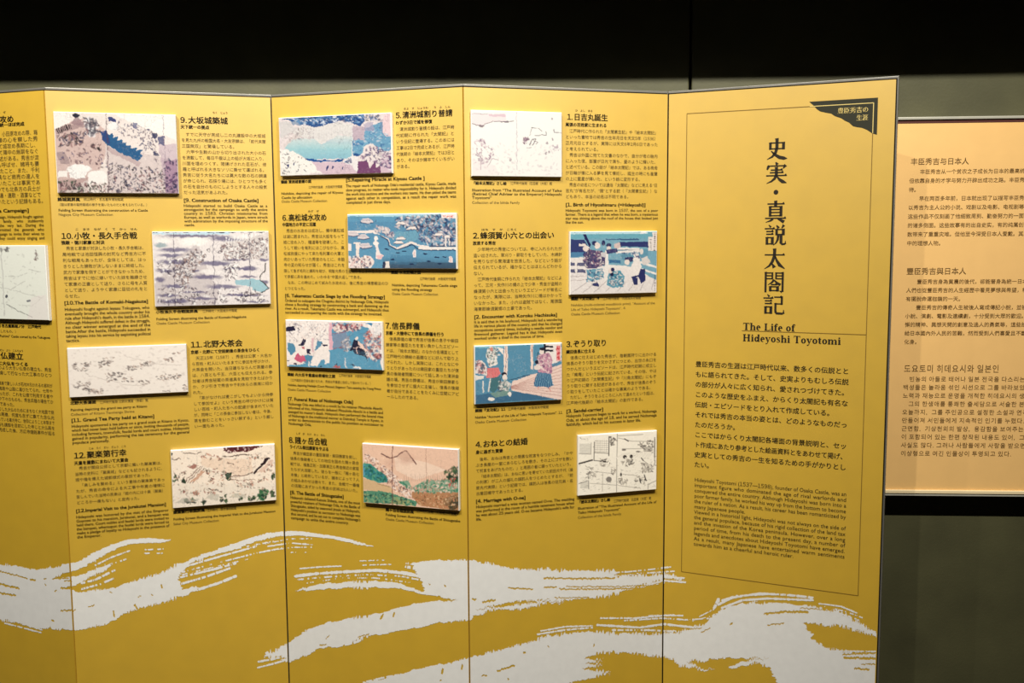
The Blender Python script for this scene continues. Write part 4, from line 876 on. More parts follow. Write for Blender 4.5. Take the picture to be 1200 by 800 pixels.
# panel with sections 9 to 12
p = 1
line(p, 249, 133, 267, 'ちく　じょう', 'ruby', 3)
line(p, 211.2, 143.6, 267.2, '9.大坂城築城', 'head', 8.8)
line(p, 211.5, 150.3, 245.3, '天下統一の拠点', 'sub', 4.9)
P(p, 212.3, 159, 311.2, 227, ['　すでに天守が完成し二の丸建設中の大坂城', 'を見た九州の戦国大名・大友宗麟は、「前代未聞', '三国無双」と驚嘆している。~', '　六甲や生駒の山から切り出された大小の石', 'を満載して、毎日千艘以上の船が大坂に入り、', '川面を埋めつくす。陸揚げされた巨石が、修', '羅と呼ばれる大きなソリに乗せて運ばれる。', '秀吉に従う大名たちには莫大な数の石の調達', 'が命じられ、石採り場には、ひとつでも多く', 'の石を自分のものにしようとする人々の殺気', 'だった活気があふれた。~'], 'body')
line(p, 215.2, 236.4, 303.2, '[9. Construction of Osaka Castle]', 'ehead', 5.6)
P(p, 215.2, 242.4, 313.3, 265, ['Hideyoshi started to build Osaka Castle as a', 'strongpoint for the campaign to unify the entire', 'country in 1583. Christian missionaries from', 'Europe, as well as warlords in Japan, were struck', 'with admiration by the imposing structure of the', 'castle.~'], 'ebody')
line(p, 67.5, 235.2, 93.9, '築城図屏風', 'cap', 4.6)
line(p, 98, 234.8, 144.8, '桃山時代・名古屋市博物館蔵', 'light', 3.8)
line(p, 67.7, 241, 174.7, '（図は家康の駿府築城の様子を描いたものだと考えられている。）', 'light', 3.8)
line(p, 68.5, 247.6, 173.3, 'Folding Screen illustrating the construction of a Castle', 'ebody', 4.2)
line(p, 68.5, 252.6, 132.5, 'Nagoya City Museum Collection', 'light', 4.2)
line(p, 88, 269.6, 161, 'こ　まき　なが　く　て　かっ　せん', 'ruby', 3)
line(p, 72, 279.6, 160.8, '10.小牧・長久手合戦', 'head', 8.8)
line(p, 71.7, 286, 122.7, '強敵・徳川家康と対決', 'sub', 4.9)
P(p, 72.7, 292.8, 171, 348.8, ['　秀吉と家康が対決した小牧・長久手合戦は、', '局地戦では池田恒興の討死など秀吉方に不', '利な戦局もあったが、全体としては、はっ', 'きりとした勝敗が決しないままに終結した。', '武力で家康を倒すことができなかったため、', '秀吉はすでに他に嫁いでいた妹を離縁させ', 'て家康の正妻として送り、さらに母を人質', 'として送り、ようやく家康に臣従の礼をと', 'らせた。~'], 'body')
line(p, 75.2, 356.8, 173.9, '[10.The Battle of Komaki-Nagakute]', 'ehead', 5.6)
P(p, 75.7, 364.2, 175.5, 400.8, ['Hideyoshi fought against Ieyasu Tokugawa, who', 'eventually brought the whole country under his', 'rule after Hideyoshi’s death, in the battle in 1584.', 'Although Hideyoshi suffered defeat in the struggle,', 'no clear winner emerged at the end of the', 'battle.After the battle, Hideyoshi succeeded in', 'taking Ieyasu into his service by exploiting political', 'tactics.~'], 'ebody', em=1.0)
line(p, 182.7, 367.2, 232, '小牧長久手合戦図屏風', 'cap', 4.2)
line(p, 237.3, 366, 278, '江戸時代・大阪城天守閣蔵', 'light', 3.8)
line(p, 183.2, 375.2, 288.8, 'Folding Screen illustrating the Battle of Komaki-Nagakute', 'ebody', 4.2)
line(p, 183.2, 380.2, 245.9, 'Osaka Castle Museum Collection', 'light', 4.2)
line(p, 223.5, 407, 284.5, '11.北野大茶会', 'head', 8.8)
line(p, 223.5, 414.4, 304.8, '京都・北野にて空前絶後の茶会をひらく', 'sub', 4.7)
P(p, 224.4, 421.4, 319, 501.4, ['　天正15年（1587）、秀吉は公家・大名か', 'ら百姓・町人にいたるまでに参加を呼びかけ、', '大茶会を開いた。当日建ちならんだ茶屋の数', 'は、八百とも千五、六百とも伝えられる。参', '加者は秀吉秘蔵の茶道具を見物できたばかり', 'か、クジ引きで秀吉や千利休らの茶席に招か', 'れた。~', '　「茶がなければ麦こがしでもよいから持参', 'して参加せよ」という秀吉の呼びかけには貧', 'しい百姓・町人たちへの配慮が含まれていた', 'が、同時に「この茶会に参加しない者は、今後、', '茶を飲むことをいっさい禁ずる」という厳し', 'い一面もあった。~'], 'body')
line(p, 82.3, 473.8, 112.8, '北野大茶湯図', 'cap', 4.4)
line(p, 117, 472.8, 173.9, '江戸時代後期 北野天満宮（京都）蔵', 'light', 3.8)
line(p, 82.7, 481.6, 172.8, 'Painting depicting the grand tea party at Kitano', 'ebody', 4.2)
line(p, 82.9, 487, 157.9, 'Collection of Kitano Tenmangu Shrine', 'light', 4.2)
line(p, 83.5, 494.4, 181.3, '[11. Grand Tea Party held at Kitano]', 'ehead', 5.6)
P(p, 83.8, 501, 221.9, 520.2, ['Hideyoshi sponsored a tea party on a grand scale at Kitano in Kyoto,', 'which had never been held before or since, inviting thousands of people,', 'including farmers, townsfolk, feudal lords and court nobles. Hideyoshi', 'gained in popularity, performing the tea ceremony for the general', 'populace personally.~'], 'ebody')
line(p, 104, 526.4, 148, 'じゅ　らく　だい　ぎょう　こう', 'ruby', 3)
line(p, 86.7, 537, 148.8, '12.聚楽第行幸', 'head', 8.8)
line(p, 86.9, 544.4, 150.7, '天皇を屋敷にまねいて大宴会', 'sub', 4.9)
P(p, 87.6, 550.4, 192.8, 590.6, ['　秀吉が関白公邸として京都に築いた聚楽第は、', '当時の史料に「聚楽城」などとも記されるように、', '堀や櫓を備えた城郭様式の豪邸であった。~', '　「楽しみを聚める」という意味の聚楽第であっ', 'たが、秀吉の命令による大工事や年貢の増徴に', '苦しんでいた当時の民衆は「館の内には十楽（聚楽）', 'どころか一楽もない」と皮肉った。~'], 'body')
line(p, 89, 600.4, 195.2, '[12.Imperial Visit to the Jurakutei Mansion]', 'ehead', 5.4)
P(p, 89.2, 607.4, 198, 630.8, ['Hideyoshi was honored by the visit of the Emperor', 'Goyozei to his mansion, Jurakutei, and a banquet was', 'held there. Court nobles and feudal lords were invited to', 'the banquet, whereupon the feudal lords were forced to', 'make a pledge of loyalty to Hideyoshi in the presence of', 'the Emperor.~'], 'ebody')
line(p, 203, 601.8, 240.3, '聚楽第行幸図屏風', 'cap', 4.2)
line(p, 242.5, 599.2, 277.3, '江戸時代　堺市博物館蔵', 'light', 3.8)
line(p, 203.2, 609.6, 323.2, 'Folding Screen illustrating the Imperial Visit to the Jurakutei Mansion', 'ebody', 4)
line(p, 203.2, 615.2, 256.8, 'Sakai City Museum Collection', 'light', 4.2)

# panel cut by the left edge of the view
p = 0
line(p, -38, 145.5, 16.8, '13.小田原攻め', 'head', 8.8)
line(p, -18, 134, 7, 'お　だ　わら　ぜ', 'ruby', 3)
line(p, -38, 150.5, 29, '関東を平定し天下統一ほぼ完成', 'sub', 4.9)
P(p, -38, 161.5, 44.5, 239.5, ['　秀吉の伝記には、小田原攻めの際、箱', '根を越えた後陣の心を察した秀', '吉が、わざとして城攻め長期にし、', '能や茶会を開いて陣中の無聊をなぐ', 'さめたという記述がある。秀吉が淀', '殿をこの陣にも呼ばせ、諸将も妻', 'をともなっていたこと、また、千利', '休が同席や道具など商売の達人を', '集めさしんでいたことは事実であ', 'る。小田原城中でも北条方の兵士が', '碁・将棋・茶の湯・連歌・酒宴などで', '時をつかせていたという記録もある。~'], 'body')
line(p, -38, 249.5, 34.5, '[13. Odawara Campaign]', 'ehead', 5.6)
P(p, -37, 256.5, 51.2, 281, ['In the Odawara Campaign, Hideyoshi fought against', 'Hojo, a warlord, family, who stubbornly', 'resisted them to the very last. During the', 'siege Hideyoshi permitted the generals who', 'took part in the campaign to invite their wives to', 'the camp so that they could enjoy singing and'], 'ebody')
line(p, -30, 382, 48.3, '地図 伏見城下之図 名古屋築城ノ分　江戸時代', 'cap', 4.2)
line(p, -30, 388, 21, '（城下の町割を見渡したもの。）', 'light', 3.8)
line(p, -30, 393.6, 58.8, 'Plan of the Town of “Fushimi” Castle owned by the Tokugawa', 'ebody', 4)
line(p, -22, 418.6, 27.7, '14.大仏建立', 'head', 8.8)
line(p, 0, 411, 27.5, 'だい　ぶつ　こんりゅう', 'ruby', 3)
line(p, -22, 426, 33.3, '京都東山に大仏をつくる', 'sub', 4.9)
P(p, -22, 431, 60.6, 509, ['　奈良のものより大きい仏像の建立も、秀吉', 'が威信を発揚して行なった大工事のひとつ', 'である。~', '　完成までに聚楽で聚しい人が石材木引かれるの部材が', 'あちらから海路や山路に運びたてられ、七年や', 'かけ殿が建ったが、これを公儀で利用する者や', '町衆、数人や下々のものも、秀吉兵糧の場合てか', 'らのウワサであった。~', '　出来上がりした大仏のためにまちなく大地震で倒', 'れ、本堂の再建、何度も念ずに集てた念仏光', '寺におさまっている善光寺に、信仰によりこと本尊まで', 'もし、本格も講御を目前にした寺じと大仏殿を', '作りやく完成した後、方広寺鐘銘事件が起る', 'のである。~'], 'body')

# end panel: ruled frame, emblem, title, introduction
p = 4
pl = PAN[4]
bx = [pl.uz(*q) for q in ((804.3, 133.5), (1023.2, 120.2), (799.4, 669.5), (1006.2, 697.8))]
fu0, fu1 = (bx[0][0] + bx[2][0]) / 2, (bx[1][0] + bx[3][0]) / 2
fz1, fz0 = (bx[0][1] + bx[1][1]) / 2, (bx[2][1] + bx[3][1]) / 2
ru, rz = pl.uz(869.5, 387.3)
em_u0, em_z1 = pl.uz(948, 119); em_u1, em_z0 = pl.uz(1028.6, 158)
def flat(name, rects, mat, owner, off=0.0004, label=None):
    V, F = [], []
    for u0, u1, z0, z1 in rects:
        n = len(V); V += [(u0, -off, z0), (u1, -off, z0), (u1, -off, z1), (u0, -off, z1)]; F.append((n, n + 1, n + 2, n + 3))
    return mesh_obj(name, V, F, mat, parent=owner)
w = 0.00075
ecut = pl.uz(949, 124)[0]; zcut = pl.uz(1022, 156)[1]
flat('ruled_frame', [(fu0 - w, fu0 + w, fz0, fz1), (fu1 - w, fu1 + w, fz0, zcut), (fu0, ecut, fz1 - w, fz1 + w), (fu0, fu1, fz0 - w, fz0 + w), (ru, fu1, rz - w, rz + w)], M['rule'], PANELS[4])
epx = [(948.5, 119.2), (1029, 114.3), (1027.7, 157.8), (1022, 156), (1016, 152), (1010, 149.6), (1004, 148.8), (999.8, 147.8), (995, 143.5), (990, 141.3), (986, 138.5), (978.6, 136), (974, 133), (968, 132), (961, 130.4), (957, 127.5), (953.5, 123.6)]
ev = [pl.uz(*q) for q in epx]
em = mesh_obj('corner_emblem', [(u, -0.0004, z) for u, z in ev], [tuple(range(len(ev)))[::-1]], M['olive'], parent=PANELS[4])
tag(em, 'dark olive triangular corner patch with a torn lower edge and gold lettering')
flat('emblem_line', [(ecut, fu1 + w, fz1 - w, fz1 + w), (fu1 - w, fu1 + w, zcut, fz1)], M['goldink'], PANELS[4], off=0.0007)
for x0, x1, y, s_ in ((981.5, 1017.9, 132.8, '豊臣秀吉の'), (1003.5, 1017.2, 140.9, '生涯')):
    u0, z0 = pl.uz(x0, y); u1, _ = pl.uz(x1, y); eh = 7.4 * pl_m(pl, x0, y)
    text(pl, PANELS[4], 'emblem_text', [(s_, u0, z0, eh, eh, u1 - u0)], 'emblem', off=0.0008)
# large title in a serif brush face and the bold serif English title, every letter drawn stroke by stroke
def strokes_mesh(name, items, sx, sz, u0, z0, parent, up=False):
    """items: lists of (x, y, width) in hundredths of the em; ('o', cx, cy, rx, ry, side, top, a0, a1) is a ring"""
    V, F = [], []
    def add(poly):
        n = len(V)
        V.extend([(u0 + x * sx, -0.0005, z0 + (y if up else -y) * sz) for x, y in poly]); F.append(tuple(range(n, n + len(poly))))
    for it in items:
        if it[0] == 'o':
            _, cx, cy, rx, ry, ts, tt, a0, a1 = it
            N = 22
            for k in range(N):
                q = []
                for a in (a0 + (a1 - a0) * k / N, a0 + (a1 - a0) * (k + 1) / N):
                    c_, s_ = math.cos(math.radians(a)), math.sin(math.radians(a))
                    t = 1.0
                    q.append(((cx + rx * c_, cy + ry * s_), (cx + (rx - ts) * c_, cy + (ry - tt) * s_)))
                add([q[0][0], q[1][0], q[1][1], q[0][1]])
            continue
        if it[0] == 'd':
            _, cx, cy, r = it
            add([(cx + r * math.cos(k * math.pi / 8), cy + r * math.sin(k * math.pi / 8)) for k in range(16)]); continue
        if it[0] == 'p':
            add(it[1]); continue
        pts = it
        L = []
        for k, (x, y, w) in enumerate(pts):
            x0, y0, _ = pts[max(0, k - 1)]; x1, y1, _ = pts[min(len(pts) - 1, k + 1)]
            d = math.hypot(x1 - x0, y1 - y0) or 1; nx, ny = -(y1 - y0) / d * w / 2, (x1 - x0) / d * w / 2
            L.append(((x + nx, y + ny), (x - nx, y - ny)))
        for a, b in zip(L[:-1], L[1:]): add([a[0], b[0], b[1], a[1]])
    F2 = []
    for f in F:      # face the viewer
        a = sum(V[f[k]][0] * V[f[(k + 1) % len(f)]][2] - V[f[(k + 1) % len(f)]][0] * V[f[k]][2] for k in range(len(f)))
        F2.append(f if a > 0 else f[::-1])
    return mesh_obj(name, V, F2, M['ink'], parent=parent)
def h_(x0, y, x1, t=6.0): return [[(x0, y, t), (x1, y, t)], ('p', [(x1 - 11, y - 2), (x1 - 3, y - 9), (x1 + 2, y + 2), (x1 - 3, y + 2.4)])]
def v_(x, y0, y1, t=14): return [[(x - 1, y0 - 2, t + 2), (x, y0 + 4, t), (x, y1, t)]]
def t_(x, y0, y1): return [[(x, y0, 4.4), (x, y1, 4.4)]]
def bare(x0, y, x1, t=5.6): return [[(x0, y, t), (x1, y, t)]]
def box_(x0, y0, x1, y1): return v_(x0, y0, y1 + 4, 12) + v_(x1, y0, y1 + 4, 13.5) + bare(x0, y0 + 1, x1) + bare(x0, y1, x1)
SAY = [[(20, 1, 3), (30, 12, 10)]] + h_(2, 19, 48) + h_(9, 32, 42) + h_(9, 45, 42) + box_(13, 60, 38, 90)
KANJI = {
 '史': box_(20, 20, 80, 48) + [[(49, 0, 17.2), (50, 8, 14.7), (50, 46, 14.7), (44, 66, 13.4), (30, 84, 9.6), (5, 97, 1.9)], [(24, 58, 4.4), (40, 74, 10.8), (62, 88, 16.0), (84, 93, 14.7), (98, 95, 1.9)]],
 '実': [[(46, 0, 5.7), (54, 12, 16.0)]] + bare(12, 17, 88) + [[(13, 13, 5.7), (13, 20, 13.4), (7, 34, 7.0)], [(92, 14, 16.0), (84, 24, 8.3), (80, 31, 1.9)]] + h_(24, 36, 78) + h_(20, 48, 82) + h_(3, 62, 97) + v_(50, 24, 62) + [[(50, 60, 14.7), (42, 76, 12.1), (28, 88, 8.3), (5, 98, 1.9)], [(52, 64, 4.4), (64, 80, 12.1), (80, 91, 16.0), (98, 97, 1.9)]],
 '・': [('d', 50, 46, 11)],
 '真': h_(12, 13, 90) + v_(50, 0, 24) + box_(25, 25, 75, 68) + bare(25, 39, 75) + bare(25, 53, 75) + h_(2, 80, 98) + [[(38, 83, 12.1), (28, 91, 8.3), (5, 99, 1.9)], [(60, 83, 4.4), (76, 90, 12.1), (90, 98, 16.0)]],
 '説': SAY + [[(56, 3, 4.4), (66, 17, 13.4)], [(90, 2, 13.4), (80, 17, 4.4)]] + box_(57, 22, 88, 46) + [[(65, 48, 12.1), (63, 70, 10.8), (55, 86, 7.0), (43, 97, 1.9)], [(78, 48, 13.4), (78, 86, 13.4), (83, 92, 9.6), (97, 91, 8.3)], [(98, 92, 8.3), (98, 76, 1.9)]],
 '太': h_(4, 30, 96) + [[(49, 0, 17.2), (50, 8, 14.7), (49, 36, 14.7), (40, 62, 13.4), (26, 82, 9.6), (3, 97, 1.9)], [(52, 34, 5.7), (60, 56, 10.8), (74, 78, 16.0), (98, 95, 3.2)], [(38, 70, 4.4), (50, 90, 17.2)]],
 '閤': v_(11, 4, 99, 10) + v_(42, 6, 36, 8) + bare(11, 7, 42) + bare(11, 20, 42) + bare(11, 34, 42) + v_(59, 6, 36, 8) + v_(90, 4, 96, 10) + [[(88, 97, 10.8), (76, 91, 1.9)]] + bare(59, 7, 90) + bare(59, 20, 90) + bare(59, 34, 90) + [[(50, 38, 12.1), (40, 52, 8.3), (21, 64, 1.9)], [(51, 40, 4.4), (62, 53, 10.8), (80, 63, 12.1)]] + h_(36, 62, 64) + box_(33, 71, 67, 90),
 '記': SAY + h_(52, 14, 88) + v_(88, 12, 50, 10) + bare(56, 46, 88) + v_(59, 44, 82, 10) + [[(59, 82, 13.4), (64, 91, 10.8), (94, 92, 9.6)], [(97, 93, 9.6), (97, 74, 3.2)]],
}
tu0, _ = pl.uz(896.2, 250); tu1, _ = pl.uz(921.6, 250); tw = tu1 - tu0
ztop = [pl.uz(909, y)[1] for y in (162, 190, 213.5, 235.5, 263, 291, 318, 344.5)]
zh = abs(pl.uz(909, 250)[1] - pl.uz(909, 275)[1])
for ch, zt_ in zip('史実・真説太閤記', ztop):
    strokes_mesh('title_character', KANJI[ch], tw / 100, zh / 100, tu0, zt_, PANELS[4])
def st(x, y0=0, y1=70): return [[(x, y0, 17), (x, y1, 17)]]
def sf(x0, x1, y): return [[(x0, y, 6), (x1, y, 6)]]
def arch(x): return [[(x, 36, 4), (x + 9, 45, 6), (x + 19, 44, 11), (x + 24, 34, 17), (x + 24, 0, 17)]] + sf(x + 13, x + 35, 2.3)
LATIN = {
 'T': (70, st(35) + sf(5, 65, 67.7) + sf(21, 49, 2.3) + [('p', [(4, 70), (10, 70), (6, 50), (4, 50)]), ('p', [(60, 70), (66, 70), (66, 50), (64, 50)])]),
 'h': (60, st(15, 0, 72) + sf(3, 27, 2.3) + sf(3, 15, 69.7) + arch(21)), 'e': (48, [('o', 24, 24, 21, 25, 16, 6.5, 0, 300)] + sf(8, 44, 26)),
 'L': (66, st(20) + sf(6, 34, 67.7) + sf(6, 60, 2.3) + [('p', [(62, 0), (56, 0), (60, 24), (62, 24)])]), 'i': (31, st(16, 0, 48) + sf(4, 28, 2.3) + sf(4, 16, 45.7) + [('d', 15, 62, 8)]),
 'f': (38, [[(16, 0, 17), (16, 56, 17), (21, 68, 8), (33, 69, 5)], ('d', 33, 63, 6)] + sf(3, 34, 45.7) + sf(4, 32, 2.3)), 'o': (52, [('o', 26, 24, 23, 25, 16, 6.5, 0, 360)]),
 'H': (82, st(20) + st(62) + sf(6, 34, 67.7) + sf(48, 76, 67.7) + sf(6, 34, 2.3) + sf(48, 76, 2.3) + sf(20, 62, 36)), 'd': (59, [('o', 24, 24, 20, 25, 16, 6.5, 20, 340)] + st(44, 0, 72) + sf(34, 44, 69.7) + sf(44, 56, 2.3)),
 'y': (54, [[(12, 47, 17), (28, 4, 11)], [(45, 47, 6), (25, -8, 6), (18, -18, 5)], ('d', 12, -17, 6)] + sf(1, 24, 45.7) + sf(36, 54, 45.7)),
 's': (44, [[(36, 36, 4), (31, 46, 5), (20, 47, 5), (11, 43, 9), (11, 34, 12), (22, 26, 15), (33, 18, 13), (34, 7, 9), (22, 1, 5), (11, 2, 5), (6, 12, 4)]]),
 't': (38, [[(17, 62, 8), (17, 46, 17), (17, 10, 17), (22, 2, 8), (34, 5, 4)]] + sf(3, 32, 45.7)), 'm': (92, st(15, 0, 48) + sf(3, 27, 2.3) + sf(3, 15, 45.7) + arch(21) + arch(52)), ' ': (28, [])}
for x0, y0_, x1, s_ in ((870.4, 386.2, 931.9, 'The Life of'), (870, 399.4, 985.6, 'Hideyoshi Toyotomi')):
    u0, z0_ = pl.uz(x0, y0_); u1, _ = pl.uz(x1, y0_); tot = sum(LATIN[c][0] for c in s_)
    k_ = (u1 - u0) / tot; kz = 11.6 * pl_m(pl, x0, y0_) / 100; x = 0
    for word in s_.split(' '):
        items = []
        for c in word:
            for it in LATIN[c][1]:
                if it[0] == 'o': items.append(('o', it[1] + x, *it[2:]))
                elif it[0] == 'd': items.append(('d', it[1] + x, it[2], it[3]))
                elif it[0] == 'p': items.append(('p', [(a + x, b) for a, b in it[1]]))
                else: items.append([(a + x, b, w_) for a, b, w_ in it])
            x += LATIN[c][0]
        strokes_mesh('title_word', items, k_, kz, u0, z0_, PANELS[4], up=True)
        x += LATIN[' '][0]
P(4, 815, 429, 995.4, 546.6, ['豊臣秀吉の生涯は江戸時代以来、数多くの伝説とと', 'もに語られてきた。そして、史実よりもむしろ伝説', 'の部分が人々に広く知られ、愛されつづけてきた。', 'このような歴史をふまえ、からくり太閤記も有名な', '伝説・エピソードをとり入れて作成している。~', 'それでは秀吉の本当の姿とは、どのようなものだっ', 'たのだろうか。~', 'ここではからくり太閤記各場面の背景説明と、セッ', 'ト作成にあたり参考とした絵画資料とをあわせて掲げ、', '史実としての秀吉の一生を知るための手がかりとし', 'たい。~'], 'serif')
P(4, 813.9, 563.8, 992.6, 639, ['Hideyoshi Toyotomi (1537—1598), founder of Osaka Castle, was an', 'important figure who dominated the age of rival warlords and', 'conquered the entire country. Although Hideyoshi was born into a', 'poor farmer family, he worked his way up from the bottom to become', 'the ruler of a nation. As a result, his career has been romanticized by', 'many Japanese people.~', 'Viewed in a historical light, Hideyoshi was not always on the side of', 'the general populace, because of his rigid collection of the land tax', 'and the invasion of the Korea peninsula. However, over a long', 'period of time, from his death to the present day, a number of', 'legends and anecdotes about Hideyoshi Toyotomi have emerged.', 'As a result, many Japanese have entertained warm sentiments', 'towards him as a cheerful and heroic ruler.~'], 'engl', em=1.0)

# ---------------------------------------------------------------- silver brush strokes across the lower half of the screen
def vnoise(x, seed):
    i = np.floor(x).astype(int); f = x - i; f = f * f * (3 - 2 * f)
    h = lambda k: np.modf(np.abs(np.sin(k * 12.9898 + seed * 78.233) * 43758.5453))[0]
    return h(i) * (1 - f) + h(i + 1) * f
def window(X, Y, pts):
    xs = [q[0] for q in pts]; ys = [q[1] for q in pts]
    b = (X > min(xs) - 6) & (X < max(xs) + 6) & (Y > min(ys) - 6) & (Y < max(ys) + 6)
    if not b.any(): return None
    r = np.flatnonzero(b.any(1)); c = np.flatnonzero(b.any(0))
    return slice(r[0], r[-1] + 1), slice(c[0], c[-1] + 1)
def inpoly(X, Y, pts):
    m = np.zeros(X.shape, bool); j = len(pts) - 1
    for i in range(len(pts)):
        xi, yi = pts[i]; xj, yj = pts[j]
        if yi != yj: m ^= ((yi > Y) != (yj > Y)) & (X < (xj - xi) * (Y - yi) / (yj - yi) + xi)
        j = i
    return m
SOLID = [
 [(-260, 560), (-160, 600), (-60, 640), (0, 659), (20, 664), (40, 666), (60, 665), (82, 660), (95, 655), (110, 647), (130, 638), (150, 632), (175, 630), (201, 632.5), (190, 635.5), (170, 636), (155, 637), (140, 641), (125, 648), (112, 656), (100, 662), (84, 669), (64, 676), (72, 678), (90, 674), (108, 668), (124, 661), (133, 659), (122, 668), (108, 675), (94, 681), (82, 690), (94, 693), (110, 691), (140, 687), (160, 680), (180, 674), (200, 666), (220, 656), (250, 645), (290, 631), (315, 624), (340, 621.5), (360, 623), (400, 629), (425, 636), (439, 640.5), (420, 638), (390, 631), (350, 627), (325, 628), (300, 634), (270, 645), (250, 650), (228, 657), (214, 668), (209, 680), (214, 690), (232, 687), (232, 692), (200, 703), (180, 708), (150, 718), (125, 730), (100, 736), (85, 738), (60, 736), (40, 735), (20, 730), (0, 724), (-60, 705), (-160, 650), (-260, 600)],
 [(346, 692), (360, 687), (380, 683), (430, 680.5), (450, 681), (470, 684), (485, 690), (498, 693), (494, 680), (486, 668), (482, 661), (492, 657), (520, 656), (550, 656.5), (580, 661), (600, 665.5), (625, 667), (680, 668), (722, 669), (724, 675), (756, 674), (776, 672), (800, 676), (802, 678), (780, 678), (762, 682), (740, 690), (710, 699), (680, 701), (645, 704), (612, 703), (590, 706), (572, 711), (556, 715), (570, 712.5), (592, 710), (612, 707), (640, 704.5), (664, 704), (640, 707), (612, 713), (600, 714), (588, 712.5), (572, 716), (556, 722), (550, 727), (530, 728), (510, 730), (490, 735), (470, 739), (450, 742.5), (430, 745), (412, 753), (398, 757), (374, 759), (358, 768), (342, 774.5), (330, 773), (336, 768), (311, 770), (310, 765), (325, 760), (338, 752), (350, 745), (360, 737), (380, 730), (400, 726), (430, 721), (450, 717), (470, 712), (490, 706), (510, 704), (535, 703.5), (520, 700), (500, 696.5), (470, 690), (440, 688), (400, 688.5), (365, 691)],
 [(420, 840), (425, 800), (450, 795), (470, 790), (490, 783), (510, 779), (530, 776), (550, 771), (570, 765), (600, 757), (620, 752), (640, 746), (660, 742), (690, 739.5), (720, 742), (750, 742.5), (780, 742), (805, 738), (830, 727), (842, 716), (862, 708), (885, 705), (915, 706), (940, 709), (965, 712), (985, 717), (1005, 728), (1032, 745), (1030, 748), (1010, 740), (990, 734.5), (965, 731), (941, 730), (946, 738), (953, 744), (951, 749), (965, 755), (980, 762), (1034, 767), (1034, 860), (925, 860), (912, 800), (905, 789), (902, 781), (890, 776), (874, 779), (852, 784), (862, 777), (880, 773), (901, 770), (885, 771), (850, 770.5), (822, 774), (806, 775), (816, 781), (838, 785), (820, 784), (800, 780), (788, 773), (776, 769), (745, 766), (720, 764), (700, 765.5), (684, 771), (708, 774), (684, 777), (708, 779), (680, 783), (716, 788), (690, 795), (664, 800), (640, 840)],
]
BR = [  # dry bristle marks: points, thickness, share of ink
 ([(112, 662), (130, 653), (152, 645)], 1.6, .6), ([(104, 670), (128, 662), (150, 654)], 1.4, .45), ([(92, 684), (112, 679), (134, 668)], 2.2, .6), ([(96, 690), (118, 684), (134, 677)], 2, .5), ([(168, 644), (192, 643)], 1.4, .45), ([(170, 648), (190, 648)], 1.4, .4),
 ([(216, 664), (250, 654), (300, 640)], 1.8, .7), ([(214, 670), (252, 660), (300, 648), (330, 642)], 1.6, .5), ([(212, 676), (250, 667), (276, 660)], 2.0, .7), ([(212, 684), (240, 676), (274, 664)], 2.2, .6), ([(234, 690), (256, 683), (276, 675)], 2.4, .75), ([(214, 673), (256, 663), (290, 655)], 1.3, .5), ([(236, 650), (290, 640), (320, 634)], 1.5, .5),
 ([(314, 640), (340, 636), (366, 638)], 1.3, .7), ([(320, 644), (345, 641), (366, 641)], 1.2, .5), ([(325, 647), (360, 647)], 1.1, .3), ([(310, 637), (340, 631), (366, 631)], 1.2, .5), ([(6, 730), (26, 735), (48, 741)], 1.3, .7), ([(8, 727), (30, 732), (50, 738)], 1.1, .5),
 ([(352, 666), (375, 664), (400, 663)], 1.3, .75), ([(422, 657), (450, 656)], 1, .5), ([(424, 662), (458, 661)], 1.2, .6), ([(346, 675), (370, 672), (400, 670), (440, 668), (470, 671), (492, 675)], 2.4, .85), ([(348, 679), (380, 676), (430, 673), (470, 675), (496, 680)], 1.6, .5), ([(440, 667), (480, 671), (490, 674)], 1.6, .7), ([(360, 683), (400, 677), (440, 677), (480, 682)], 1.4, .4), ([(476, 664), (490, 666)], 3, .5), ([(474, 660), (488, 660)], 2, .5),
 ([(303, 775), (320, 772), (336, 768)], 2, .6), ([(302, 782), (318, 778), (332, 774)], 1.6, .8), ([(306, 762), (316, 760)], 1.3, .4), ([(396, 757), (418, 752), (422, 750)], 2.2, .6), ([(424, 800), (448, 794), (470, 790)], 2, .6),
 ([(716, 671), (745, 669), (786, 664)], 1.5, .6), ([(722, 674), (760, 671), (790, 669)], 1.5, .55), ([(748, 684), (776, 676), (802, 677)], 1.3, .9), ([(756, 686), (778, 680), (803, 682)], 1.4, .9), ([(736, 690), (762, 686), (786, 681)], 1.2, .5),
 ([(630, 743), (660, 738), (696, 735)], 1.6, .7), ([(634, 739), (662, 734), (694, 733)], 1.3, .8), ([(700, 732), (750, 735), (778, 731), (824, 736)], 1.8, .9), ([(704, 724), (745, 724), (778, 721), (800, 721)], 1.4, .8), ([(732, 727), (776, 724), (804, 726), (836, 724)], 1.5, .6), ([(718, 738), (760, 738), (800, 740), (832, 736)], 1.8, .6), ([(760, 721), (790, 720)], 1, .6), ([(820, 722), (838, 713)], 1.3, .5),
 ([(837, 712), (842, 702)], 2.6, .7), ([(842, 708), (858, 700), (890, 695), (925, 697), (952, 700)], 2, .8), ([(846, 712), (870, 703), (900, 701), (953, 703)], 1.8, .9), ([(840, 705), (862, 698), (900, 696)], 1.8, .6), ([(960, 707), (985, 710), (1004, 718)], 1.4, .8), ([(965, 710), (990, 716), (1012, 724)], 1.3, .5), ([(968, 714), (996, 722), (1010, 728)], 1.4, .5),
 ([(984, 762.5), (1026, 763)], 1.2, .7), ([(872, 706), (850, 714), (832, 722), (812, 727)], 1.2, .5)]
